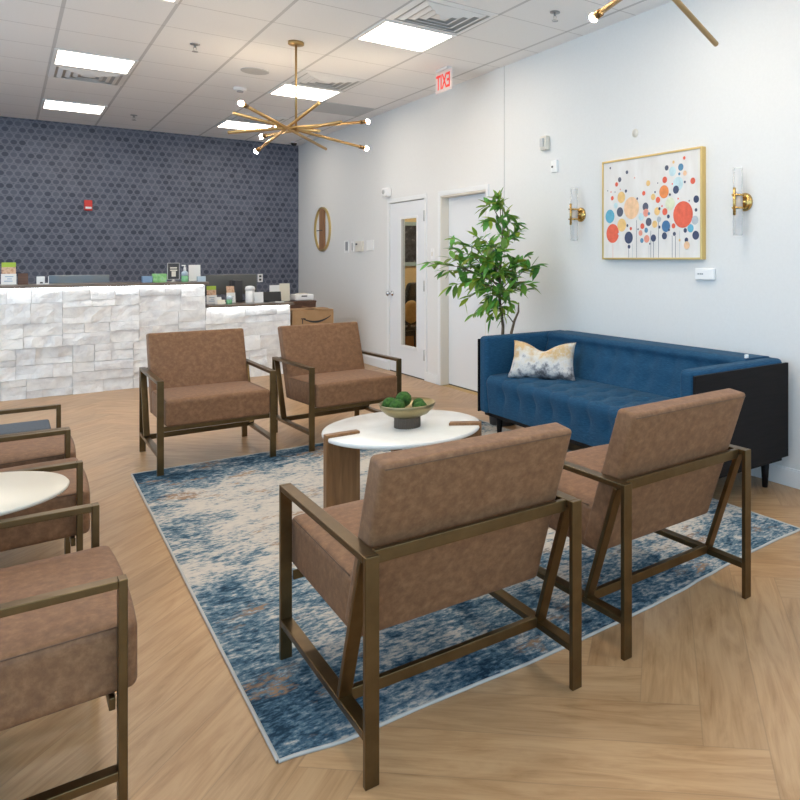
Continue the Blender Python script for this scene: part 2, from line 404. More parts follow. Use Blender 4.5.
    def build(s, name, mats, parent=None, bevel=0.0, recalc=True, loc=None):
        if recalc: bmesh.ops.recalc_face_normals(s.bm, faces=s.bm.faces[:])
        me = bpy.data.meshes.new(name); s.bm.to_mesh(me); s.bm.free()
        for m_ in (mats if isinstance(mats, (list, tuple)) else [mats]):
            me.materials.append(M[m_] if isinstance(m_, str) else m_)
        o = bpy.data.objects.new(name, me); COL.objects.link(o)
        if parent is not None: o.parent = parent
        if loc is not None: o.location = loc
        if bevel:
            b = o.modifiers.new('bevel', 'BEVEL'); b.width = bevel; b.segments = 2; b.limit_method = 'ANGLE'
        return o

def tag(o, label, cat, group=None):
    o['label'] = label; o['category'] = cat
    if group: o['group'] = group
    return o
def struct(o):
    o['kind'] = 'structure'; return o
def thing(name, label, cat, loc=(0, 0, 0), rz=0.0, group=None):
    o = bpy.data.objects.new(name, None); COL.objects.link(o)
    o.empty_display_size = 0.1; o.location = loc; o.rotation_euler = (0, 0, rz)
    return tag(o, label, cat, group)
def dup(root, loc, rz=0.0, label=None, group=None):
    def cp(o, par):
        c = o.copy(); COL.objects.link(c); c.parent = par
        for ch in kids.get(o.name, []): cp(ch, c)
        return c
    kids = {}
    for o in list(COL.objects):
        if o.parent: kids.setdefault(o.parent.name, []).append(o)
    r = cp(root, None); r.location = loc; r.rotation_euler = (0, 0, rz)
    if label: r['label'] = label
    if group: r['group'] = group
    return r

# ------------------------------------------------------------------ room shell
WX, BY, CZ = 3.590, 11.70, 3.153
LX, FY = -3.2, -1.9
WT = 0.13

def make_floor():
    W, n = 0.18, 7
    d1, d2 = V((0.7071, -0.7071, 0)), V((0.7071, 0.7071, 0)); org = V((1.43 + 0.89 + 0.06, 1.195, 0))
    bm = bmesh.new(); uvg = bm.loops.layers.uv.new('grain'); uve = bm.loops.layers.uv.new('edge')
    colr = bm.loops.layers.float_color.new('tone')
    rnd = random.Random(3)
    for i in range(-75, 75):
        for j in range(-75, 75):
            k = (i + j) % (2 * n)
            if k == 0: a, b, da, db = i, j, n, 1
            elif k == n: a, b, da, db = i, j, 1, n
            else: continue
            c = org + d1 * ((a + da / 2) * W) + d2 * ((b + db / 2) * W)
            if not (LX - 0.9 < c.x < WX + 0.9 and FY - 0.9 < c.y < BY + 0.9): continue
            ps = [org + d1 * (x * W) + d2 * (y * W) for x, y in ((a, b), (a + da, b), (a + da, b + db), (a, b + db))]
            f = bm.faces.new([bm.verts.new(p) for p in ps])
            ou, ov = rnd.uniform(0, 60), rnd.uniform(0, 60); t = rnd.uniform(0.88, 1.06); w = rnd.uniform(-0.02, 0.02)
            for lp, (u, v) in zip(f.loops, ((0, 0), (1, 0), (1, 1), (0, 1))):
                if da == 1: u, v = v, u
                lp[uve].uv = (u, v); lp[uvg].uv = (ou + u * n * W, ov + v * W); lp[colr] = (t + w, t, t - w, 1)
    for co, no in (((LX, 0, 0), (-1, 0, 0)), ((WX, 0, 0), (1, 0, 0)), ((0, FY, 0), (0, -1, 0)), ((0, BY, 0), (0, 1, 0))):
        bmesh.ops.bisect_plane(bm, geom=bm.verts[:] + bm.edges[:] + bm.faces[:], plane_co=co, plane_no=no, clear_outer=True)
    for f in bm.faces:
        if f.normal.z < 0: f.normal_flip()
    me = bpy.data.meshes.new('floor'); bm.to_mesh(me); bm.free(); me.materials.append(M['floor'])
    o = bpy.data.objects.new('floor', me); COL.objects.link(o); return struct(o)
make_floor()
struct(MB().box(LX, WX, FY, BY, CZ, CZ + 0.1).build('ceiling', 'ceil'))
struct(MB().box(LX - WT, WX + WT, BY, BY + WT, 0, CZ).build('wall_back', 'wallpaper'))

D1A, D1B, D2A, D2B, DH = 7.275, 8.215, 5.965, 6.905, 2.025
w = MB()
for y0, y1, z0, z1 in ((FY, D2A, 0, CZ), (D2A, D2B, DH, CZ), (D2B, D1A, 0, CZ), (D1A, D1B, DH, CZ), (D1B, BY, 0, CZ)):
    w.box(WX, WX + WT, y0, y1, z0, z1)
w.box(WX + 0.127, WX + WT, D2A, D2B, 0, DH)  # added unseen backing behind door 2, blocks sky light leaking through the opening
struct(w.build('wall_right', 'wall'))
# storefront wall behind the camera and window wall on the left
def window_wall(name, fixed, axis, a0, a1, wins, z0, z1):
    w = MB(); cuts = [a0]
    def bx(p0, p1, q0, q1):
        if axis == 'x': w.box(p0, p1, fixed - WT, fixed, q0, q1)
        else: w.box(fixed - WT, fixed, p0, p1, q0, q1)
    prev = a0
    for s0, s1 in wins:
        bx(prev, s0, 0, CZ); bx(s0, s1, 0, z0); bx(s0, s1, z1, CZ); prev = s1
    bx(prev, a1, 0, CZ)
    struct(w.build(name, 'wall'))
FW = [(-2.9, -0.75), (-0.55, 1.45), (1.65, 3.35)]
LW = [(-1.5, 1.0), (1.25, 3.75), (4.0, 6.5), (6.75, 9.25)]
window_wall('wall_front', FY, 'x', LX, WX, FW, 0.15, 2.75)
window_wall('wall_left', LX, 'y', FY, BY, LW, 0.5, 2.75)
k = 1
for s0, s1 in FW:
    o = bpy.data.objects.new('window_%d' % k, None); COL.objects.link(o); o.location = ((s0 + s1) / 2, FY, 0.15); struct(o); k += 1
    f = MB(); h = (s1 - s0) / 2
    for x in (-h, h - 0.05): f.box(x, x + 0.05, -0.1, -0.03, 0, 2.6)
    for z in (0, 1.9, 2.55): f.box(-h + 0.05, h - 0.05, -0.1, -0.03, z, z + 0.05)
    f.build('window_frame', 'darkgrey', o)
for s0, s1 in LW:
    o = bpy.data.objects.new('window_%d' % k, None); COL.objects.link(o); o.location = (LX, (s0 + s1) / 2, 0.5); struct(o); k += 1
    f = MB(); h = (s1 - s0) / 2
    for x in (-h, h - 0.05): f.box(-0.1, -0.03, x, x + 0.05, 0, 2.25)
    for z in (0, 2.2): f.box(-0.1, -0.03, -h + 0.05, h - 0.05, z, z + 0.05)
    f.build('window_frame', 'darkgrey', o)

# baseboards and trim on the right wall
b = MB()
for y0, y1 in ((FY, D2A - 0.05), (D1B + 0.05, BY)):
    b.box(WX - 0.014, WX, y0, y1, 0, 0.10)
    b.box(WX - 0.010, WX, y0, y1, 0.10, 0.11)
b.box(WX - 0.014, WX, D2B + 0.05, D1A - 0.05, 0, 0.10)
struct(b.build('baseboard_right', 'trim', bevel=0.003))
def casing(nm, ya, yb, cw, th):
    t = MB()
    t.box(WX - th, WX, ya - cw, ya, 0, DH + cw); t.box(WX - th, WX, yb, yb + cw, 0, DH + cw); t.box(WX - th, WX, ya, yb, DH, DH + cw)
    struct(t.build(nm, 'trim', bevel=0.003))
casing('trim_1', D1A, D1B, 0.05, 0.012)
casing('trim_2', D2A, D2B, 0.05, 0.012)
struct(MB().box(WX - 0.003, WX, 5.643, 5.649, 0.11, CZ).build('trim_3', 'lightgrey'))

# door 1: glazed lite door
def door(nm): 
    o = bpy.data.objects.new(nm, None); COL.objects.link(o); return struct(o)
d = door('door_1'); d.location = (WX, D1A, 0)
GA, GB, GZ0, GZ1 = 0.205, 0.625, 0.335, 1.825
dw = D1B - D1A
s = MB(); x0, x1 = 0.004, 0.05
for y0, y1, z0, z1 in ((0.006, GA, 0.01, DH - 0.008), (GB, dw - 0.006, 0.01, DH - 0.008), (GA, GB, 0.01, GZ0), (GA, GB, GZ1, DH - 0.008)):
    s.box(x0, x1, y0, y1, z0, z1)
s.build('door_slab', 'door', d)
f = MB()
for y0, y1, z0, z1 in ((GA - 0.02, GA + 0.008, GZ0 - 0.02, GZ1 + 0.02), (GB - 0.008, GB + 0.02, GZ0 - 0.02, GZ1 + 0.02), (GA, GB, GZ0 - 0.02, GZ0 + 0.008), (GA, GB, GZ1 - 0.008, GZ1 + 0.02)):
    f.box(-0.004, 0.012, y0, y1, z0, z1)
f.build('glazing_bead', 'trim', d, bevel=0.003)
MB().box(0.024, 0.030, GA, GB, GZ0, GZ1).build('glass_pane', 'pane', d)
for z in (0.28, 1.05, 1.83):
    MB().tube([(-0.008, 0.0, z - 0.06), (-0.008, 0.0, z + 0.06)], 0.011, 10).box(-0.003, 0.004, 0.0, 0.035, z - 0.055, z + 0.055).build('hinge', 'steel', d)
h = MB().lathe([(0.03, 0), (0.03, -0.008), (0.012, -0.012), (0.012, -0.045), (0.026, -0.05), (0.03, -0.065), (0.02, -0.078)], 20, (0.004, dw - 0.07, 0.935), 'x')
h.build('door_knob', 'chrome', d)
MB().box(-0.002, 0.05, 0.01, dw - 0.01, 0.0, 0.009).build('door_sweep', 'darkgrey', d)
j = MB()
for y0, y1, z0, z1 in ((-0.0, 0.005, 0, DH), (dw - 0.005, dw, 0, DH), (0, dw, DH - 0.006, DH)):
    j.box(0.052, WT, y0 - 0.0, y1, z0, z1)
j.build('door_frame', 'trim', d)
# door 2: plain slab in a deep frame
d = door('door_2'); d.location = (WX, D2A, 0); dw2 = D2B - D2A
MB().box(0.082, 0.125, 0.02, dw2 - 0.02, 0.012, DH - 0.02).build('door_slab', 'door', d)
j = MB()
for y0, y1, z0, z1 in ((0.0, 0.018, 0, DH), (dw2 - 0.018, dw2, 0, DH), (0.018, dw2 - 0.018, DH - 0.018, DH)):
    j.box(-0.006, WT, y0, y1, z0, z1)
j.build('door_frame', 'cream', d, bevel=0.002)
MB().box(0.084, 0.125, 0.02, dw2 - 0.02, 0.0, 0.010).build('door_sweep', 'darkgrey', d)

# room seen through the glass of door 1
RX0, RX1, RY0, RY1 = WX + WT, 6.4, 7.0, 10.6
w = MB(); w.box(RX0, RX1, RY1, RY1 + 0.1, 0, 2.7); w.box(RX1, RX1 + 0.1, RY0, RY1 + 0.1, 0, 2.7); w.box(RX0, RX1 + 0.1, RY0 - 0.1, RY0, 0, 2.7)
struct(w.build('wall_office', 'tan'))
struct(MB().box(RX0, RX1 + 0.1, RY0 - 0.1, RY1 + 0.1, 2.7, 2.75).build('ceiling_office', 'white'))
struct(MB().box(RX0 - WT + 0.001, RX1 + 0.1, 5.8, RY1 + 0.1, -0.06, -0.001).build('floor_office', 'tanpad'))  # stretched past the office behind door 2 to stop light leaking under it

# ------------------------------------------------------------------ lounge chairs
def make_chair(label, fabric='leather'):
    r = thing('lounge_chair', label, 'chair')
    hw, bw, bt, D, AH = 0.330, 0.037, 0.019, 0.765, 0.590
    y0 = -D / 2                                     # rear face
    for sx in (-1, 1):
        x = sx * hw
        MB().box(x - bw / 2, x + bw / 2, y0, y0 + bt, 0, AH).build('leg', 'bronze', r, 0.002)
        MB().box(x - bw / 2, x + bw / 2, y0 + D - bt, y0 + D, 0, AH).build('leg', 'bronze', r, 0.002)
        MB().box(x - bw / 2, x + bw / 2, y0 + bt, y0 + D - bt, AH - bt, AH).build('armrest', 'bronze', r, 0.002)
        MB().box(x - bw / 2, x + bw / 2, y0 + bt, y0 + D - bt, 0.118, 0.140).build('side_stretcher', 'bronze', r, 0.002)
        MB().bar((x, y0 + 0.205, 0.141), (x, y0 + 0.045, AH - bt - 0.001), bw, bt).build('back_support', 'bronze', r, 0.002)
    xi = hw - bw / 2
    MB().box(-xi, xi, y0 + 0.034, y0 + 0.054, AH - 0.036, AH).build('back_rail', 'bronze', r, 0.002)
    MB().box(-xi, xi, y0 + 0.195, y0 + 0.217, 0.122, 0.156).build('lower_rail', 'bronze', r, 0.002)
    MB().box(-xi, xi, y0 + D - 0.034, y0 + D - 0.021, 0.270, 0.300).build('front_rail', 'bronze', r, 0.002)
    # seat: thick cushion with crowned top and rounded front
    sw = xi - 0.006
    ya, yb, za, zb = 0.21, 0.800, 0.296, 0.462
    cy, cz = (ya + yb) / 2, (za + zb) / 2
    def fs(p):
        u = 1 - (p.x / sw) ** 2; t = (p.y + (yb - ya) / 2) / (yb - ya)
        q = p.copy(); up = (p.z + (zb - za) / 2) / (zb - za)
        q.z += 0.016 * min(1, u * 1.8) * up * math.sin(PI * min(1, max(0, t))) ** 0.5 + (t - 0.5) * 0.014
        if p.y > 0: q.y -= 0.010 * (1 - u) * (p.y / ((yb - ya) / 2)) ** 3
        return q
    seat = MB().rbox((sw, (yb - ya) / 2, (zb - za) / 2), 0.020, Matrix.Translation((0, y0 + cy, cz)), fs, 10).build('seat', fabric, r)
    for sx in (-1, 1):
        MB().tube([(sx * (sw - 0.004), y0 + ya + 0.03 + (yb - ya - 0.06) * q_ / 6, zb - 0.0045 + (q_ / 6 - 0.5) * 0.0125) for q_ in range(7)], 0.0018, 6).build('seam', 'seam', seat)
    # backrest slab leaning back
    yB, zB, yT, zT, th = 0.186, 0.288, -0.010, 0.811, 0.092
    ln = math.hypot(yB - yT, zT - zB); ang = math.atan2(yB - yT, zT - zB)
    mx = Matrix.Translation((0, y0 + yB, zB)) @ Matrix.Rotation(ang, 4, 'X') @ Matrix.Translation((0, th / 2, ln / 2))
    def fb(p):
        q = p.copy(); u = (1 - (p.x / sw) ** 2) * (1 - (p.z / (ln / 2)) ** 2)
        if p.y > 0: q.y += 0.012 * u
        q.z -= p.y * 0.26 * max(0.0, p.z / (ln / 2))
        return q
    bk = MB().rbox((sw + 0.003, th / 2, ln / 2), 0.016, mx, fb, 10).build('backrest', fabric, r)
    hz_ = ln / 2 - 0.012 + th / 2 * 0.26
    for a, b_ in (((-sw + 0.006, -th / 2 + 0.0005, hz_ - 0.004), (sw - 0.006, -th / 2 + 0.0005, hz_ - 0.004)), ((-sw + 0.004, -th / 2 + 0.006, -ln / 2 + 0.02), (-sw + 0.004, -th / 2 + 0.006, hz_)), ((sw - 0.004, -th / 2 + 0.006, -ln / 2 + 0.02), (sw - 0.004, -th / 2 + 0.006, hz_))):
        MB().tube([mx @ V(a), mx @ V(b_)], 0.0016, 6).build('seam', 'seam', bk)
    return r

G = 'brown leather lounge chairs in the waiting area'
def place(o, x, y, rz): o.location = (x, y, 0); o.rotation_euler = (0, 0, rz)
ch = make_chair('brown lounge chair seen from behind, nearest the camera, standing half on the rug')
ch['group'] = G
place(ch, 1.055, 2.135, -0.010)
dup(ch, (1.938, 2.160, 0), 0.022, 'brown lounge chair seen from behind, in front of the dark sofa end panel')
dup(ch, (1.072, 5.490, 0), PI, 'brown lounge chair facing the camera in front of the stone counter, left of its pair')
dup(ch, (1.962, 5.478, 0), PI + 0.05, 'brown lounge chair facing the camera between the coffee table and glazed door')
dup(ch, (-0.1575, 2.355, 0), -PI / 2, 'large brown lounge chair seat cut off by the bottom left corner')
dup(ch, (-0.1575, 3.618, 0), -PI / 2, 'brown lounge chair at left edge just behind the small pale side table')
dup(ch, (-0.1575, 4.318, 0), -PI / 2, 'brown lounge chair at left edge furthest from camera, next to the blue grey bench')

# blue grey bench at the end of the row
t = thing('bench', 'blue grey upholstered bench end at left edge beyond the brown chairs', 'bench', (-0.15, 4.855, 0))
MB().rbox((0.34, 0.165, 0.05), 0.012, Matrix.Translation((0, 0, 0.405))).build('seat_pad', 'greyfabric', t)
for sx in (-1, 1):
    for sy in (-1, 1):
        MB().box(sx * 0.30 - 0.015, sx * 0.30 + 0.015, sy * 0.13 - 0.015, sy * 0.13 + 0.015, 0, 0.356).build('leg', 'bronze', t)

# side table between the left chairs
t = thing('side_table', 'small round side table with pale top between the left chairs', 'table', (-0.10, 2.965, 0))
MB().lathe([(0.255, 0.5945), (0.264, 0.596), (0.267, 0.604), (0.262, 0.610), (0.0005, 0.610)], 64).build('tabletop', 'pale_top', t)
MB().lathe([(0.022, 0.02), (0.022, 0.594)], 20).build('pedestal', 'bronze', t)
MB().lathe([(0.19, 0.0), (0.19, 0.012), (0.03, 0.02)], 40).build('base', 'bronze', t)

# ------------------------------------------------------------------ rug
def make_rug():
    X0, X1, Y0, Y1 = 0.585, 3.05, 2.005, 5.262
    t = thing('area_rug', 'large blue, cream and rust abstract rug under the seating group', 'rug', (X0, Y0, 0))
    nx, ny = 60, 80; wv = [0, -0.033, -0.03, -0.036, -0.045, -0.042, -0.036, -0.028, -0.012, 0.012, 0.032, 0.05, 0.06, 0.06]
    def edge(u):
        p = u * (len(wv) - 1); i = min(int(p), len(wv) - 2); q = p - i; q = q * q * (3 - 2 * q)
        return wv[i] * (1 - q) + wv[i + 1] * q
    H = 0.006
    m = MB(); grid = []
    for j in range(ny + 1):
        row = []
        for i in range(nx + 1):
            u, v = i / nx, j / ny
            x = (X1 - X0) * u + (-0.022 + 0.045 * v) * (1 - u); y0 = edge(u) ; y = y0 + (Y1 - Y0 - y0 * 1.0) * v
            row.append((x, y))
        grid.append(row)
    top = [[m.bm.verts.new((x, y, H)) for x, y in r_] for r_ in grid]; bot = [[m.bm.verts.new((x, y, 0.0005)) for x, y in r_] for r_ in grid]
    for j in range(ny):
        for i in range(nx):
            m.bm.faces.new((top[j][i], top[j][i + 1], top[j + 1][i + 1], top[j + 1][i]))
            m.bm.faces.new((bot[j][i], bot[j + 1][i], bot[j + 1][i + 1], bot[j][i + 1]))
    loop = [(0, i) for i in range(nx)] + [(j, nx) for j in range(ny)] + [(ny, i) for i in range(nx, 0, -1)] + [(j, 0) for j in range(ny, 0, -1)]
    for a, b_ in zip(loop, loop[1:] + loop[:1]):
        m.bm.faces.new((bot[a[0]][a[1]], bot[b_[0]][b_[1]], top[b_[0]][b_[1]], top[a[0]][a[1]]))
    m.build('pile', 'rug', t)
    pts = [(*grid[j][i], 0.0045) for j, i in loop]; pts.append(pts[0])
    MB().tube(pts, 0.0055, 8, cap=False).build('binding', 'binding', t)
make_rug()

# ------------------------------------------------------------------ coffee table and bowl
TC = (1.646, 3.594)
t = thing('coffee_table', 'round white stone coffee table on three notched wooden slab legs', 'table', (TC[0], TC[1], 0))
MB().lathe([(0.394, 0.430), (0.407, 0.435), (0.410, 0.445), (0.407, 0.454), (0.402, 0.456), (0.0005, 0.456)], 96).build('tabletop', 'quartz', t)
for a in (180, -36, 72):
    c_, s_ = math.cos(math.radians(a)), math.sin(math.radians(a))
    l = MB()
    mx = Matrix.Rotation(math.radians(a), 4, 'Z')
    l.box(0.245, 0.416, -0.024, 0.024, 0.0, 0.4295, mx=mx)
    l.rbox((0.0855, 0.024, 0.021), 0.005, mx @ Matrix.Translation((0.3305, 0, 0.449)), seg=3)
    l.build('leg', 'walnut', t, 0.003)
MB().lathe([(0.10, 0.405), (0.10, 0.4295)], 32).build('under_plate', 'darkgrey', t)

BC = (1.652, 3.556)
t = thing('pedestal_bowl', 'brassy bowl on a ribbed round foot holding green moss balls', 'bowl', (BC[0], BC[1], 0.456))
MB().lathe([(0.0005, 0.0555), (0.070, 0.0555), (0.107, 0.071), (0.137, 0.100), (0.147, 0.127), (0.1445, 0.129), (0.133, 0.104), (0.103, 0.076), (0.068, 0.062), (0.0005, 0.062)], 64).build('bowl', 'bowl_metal', t)
MB().lathe([(0.068, 0.0), (0.069, 0.003), (0.069, 0.052), (0.071, 0.055)], 144, wobble=lambda a: 1 - 0.045 * (0.5 - 0.5 * math.cos(36 * a))).build('foot', 'bowl_base', t)
def moss(dx, dy, z, r, lab):
    sd = random.uniform(0, 50)
    o = MB().ball((0, 0, 0), r, 4, lambda d: 1 + 0.07 * noise.noise(d * 5 + V((sd, 0, 0))) + 0.05 * noise.noise(d * 16 + V((0, sd, 0)))).build('moss_ball', 'moss')
    o.location = (BC[0] + dx, BC[1] + dy, 0.456 + z); tag(o, lab, 'moss ball', 'moss balls in the bowl')
c7, s6 = 0.769, 0.639
def bl(r_, f_): return (c7 * r_ + s6 * f_, -s6 * r_ + c7 * f_)
moss(*bl(-0.092, -0.005), 0.118, 0.039, 'green moss ball at the left rim of the bowl')
moss(*bl(-0.038, -0.058), 0.116, 0.040, 'green moss ball at the front of the bowl, below the topmost ball')
moss(*bl(-0.026, 0.022), 0.142, 0.041, 'topmost green moss ball heaped in the bowl')
moss(*bl(0.074, -0.024), 0.104, 0.037, 'green moss ball alone on the right side of the bowl')
moss(*bl(0.045, 0.060), 0.105, 0.034, 'green moss ball at the back of the bowl, mostly hidden behind others')

# ------------------------------------------------------------------ sofa
def make_sofa():
    t = thing('sofa', 'long blue tufted sofa with dark wooden end panels against the right wall', 'sofa', (3.560, 3.595, 0), math.radians(-0.6))
    x0 = -0.808; ya, yb = -1.112, 1.128; AW = 0.125
    def tufted(prof, y0, y1, rows, nb, dep, name, creases=True, ny=110, core=None, rad=0.055):
        # resample the profile by arc length
        P = [V((p[0], 0, p[1])) for p in prof]; cum = [0]
        for a, b_ in zip(P, P[1:]): cum.append(cum[-1] + (b_ - a).length)
        n = 56; m = MB(); step = (y1 - y0) / nb; R = []
        def at(s):
            for k_ in range(len(P) - 1):
                if s <= cum[k_ + 1] or k_ == len(P) - 2:
                    q = (s - cum[k_]) / max(1e-6, cum[k_ + 1] - cum[k_]); return P[k_].lerp(P[k_ + 1], q)
        for i in range(n + 1):
            s = cum[-1] * i / n; p = at(s); e = 0.02
            d_ = (at(min(cum[-1], s + e)) - at(max(0, s - e))).normalized(); nrm = V((-d_.z, 0, d_.x))
            row = []
            for j in range(ny + 1):
                y = y0 + (y1 - y0) * j / ny; off = 0
                fy = ((y - y0) / step) % 1.0; dy = min(fy, 1 - fy) * step if True else 0
                edge_ok = min(y - y0, y1 - y) > step * 0.4
                for rs in rows:
                    if edge_ok:
                        off -= dep * math.exp(-((dy ** 2 + (s - rs) ** 2) / rad ** 2))
                if creases and edge_ok:
                    off -= dep * 0.38 * math.exp(-(dy / 0.020) ** 2) * (1 if rows[0] - 0.05 < s < rows[-1] + 0.12 else 0.35)
                row.append(m.bm.verts.new(p + nrm * off + V((0, y, 0))))
            R.append(row)
        for i in range(n):
            for j in range(ny):
                f = m.bm.faces.new((R[i][j], R[i][j + 1], R[i + 1][j + 1], R[i + 1][j])); f.smooth = True
        for j in (0, ny):   # close the ends and the underside
            m.bm.faces.new([R[i][j] for i in range(n + 1)])
        m.bm.faces.new([R[0][0], R[0][ny], R[n][ny], R[n][0]])
        return m.build(name, 'sofa', t)
    def arc(cx, cz, r, a0, a1, n=8):
        return [(cx + r * math.cos(math.radians(a0 + (a1 - a0) * i / n)), cz + r * math.sin(math.radians(a0 + (a1 - a0) * i / n))) for i in range(n + 1)]
    # seat: from under the back forward over the front edge and down
    prof = [(x0 + 0.025, 0.200)] + arc(x0 + 0.06, 0.425, 0.055, 180, 90) + [(x0 + 0.30, 0.482), (-0.20, 0.468)]
    tufted(prof, ya + AW + 0.004, yb - AW - 0.004, [0.14, 0.36, 0.55], 10, 0.022, 'seat')
    # back: inner face, rolled top, rear face
    prof = [(-0.320, 0.455), (-0.235, 0.715)] + arc(-0.205, 0.725, 0.045, 165, 90, 6) + [(-0.03, 0.768), (-0.012, 0.752), (-0.012, 0.200)]
    tufted(prof, ya + AW, yb - AW, [0.10, 0.235], 10, 0.020, 'backrest', creases=False)
    for sy in (-1, 1):
        yo = (yb if sy > 0 else ya)
        m = MB(); ih = 0.054
        def fa(p):
            q = p.copy()
            return q
        m.rbox((0.388, ih, 0.2875), 0.030, Matrix.Translation((x0 + 0.395, yo - sy * ((0.013 if sy > 0 else 0.019) + ih), 0.4785)), fa, 10)
        m.build('arm', 'sofa', t)
        MB().box(x0 + 0.004, -0.008, yo - 0.012 if sy > 0 else yo, yo if sy > 0 else yo + 0.018, 0.192, 0.742).build('end_panel', 'darkwood', t, 0.002)
    MB().box(x0 + 0.05, -0.03, ya + 0.03, yb - 0.03, 0.165, 0.199).build('base_frame', 'darkwood', t)
    for sx, sy in ((x0 + 0.13, ya + 0.11), (x0 + 0.13, yb - 0.11), (-0.085, ya + 0.11), (-0.085, yb - 0.11)):
        MB().tube([(sx, sy, 0), (sx, sy, 0.168)], [0.016, 0.027], 16).build('leg', 'darkwood', t)
    MB().rbox((0.012, 0.008, 0.014), 0.004, Matrix.Translation((-0.20, ya + 0.155, 0.776)), seg=1).build('tag', 'white', t)
make_sofa()

def make_pillow():
    m = MB(); n = 28; a, b_ = 0.262, 0.145; top = []; bot = []
    for i in range(n + 1):
        r1, r2 = [], []
        for j in range(n + 1):
            u, v = -1 + 2 * i / n, -1 + 2 * j / n
            x = a * u * (1 - 0.09 * (1 - v * v)) * (1 - 0.05 * v); z = b_ * v * (1 - 0.10 * (1 - u * u))
            if v > 0: z -= 0.062 * v * math.exp(-(u / 0.42) ** 2) - 0.010 * v * u * 0
            th = 0.075 * ((1 - u ** 4) * (1 - v ** 4)) ** 0.55 * (1 - 0.35 * max(0, v) * math.exp(-(u / 0.22) ** 2))
            wr = 0.006 * noise.noise(V((u * 3, v * 3, 1)))
            r1.append(m.bm.verts.new((x, -th + wr, z))); 
            r2.append(r1[-1] if (i in (0, n) or j in (0, n)) else m.bm.verts.new((x, th * 0.8 + wr, z)))
        top.append(r1); bot.append(r2)
    for i in range(n):
        for j in range(n):
            for g, rv in ((top, 0), (bot, 1)):
                q = [g[i][j], g[i + 1][j], g[i + 1][j + 1], g[i][j + 1]]
                if rv: q.reverse()
                f = m.bm.faces.new(q); f.smooth = True
    o = m.build('throw_pillow', 'pillow')
    o.rotation_euler = (math.radians(-16), 0, math.radians(-58)); o.location = (3.050, 4.275, 0.600)
    tag(o, 'gold and grey marbled lumbar pillow leaning in the sofa corner', 'pillow')
make_pillow()

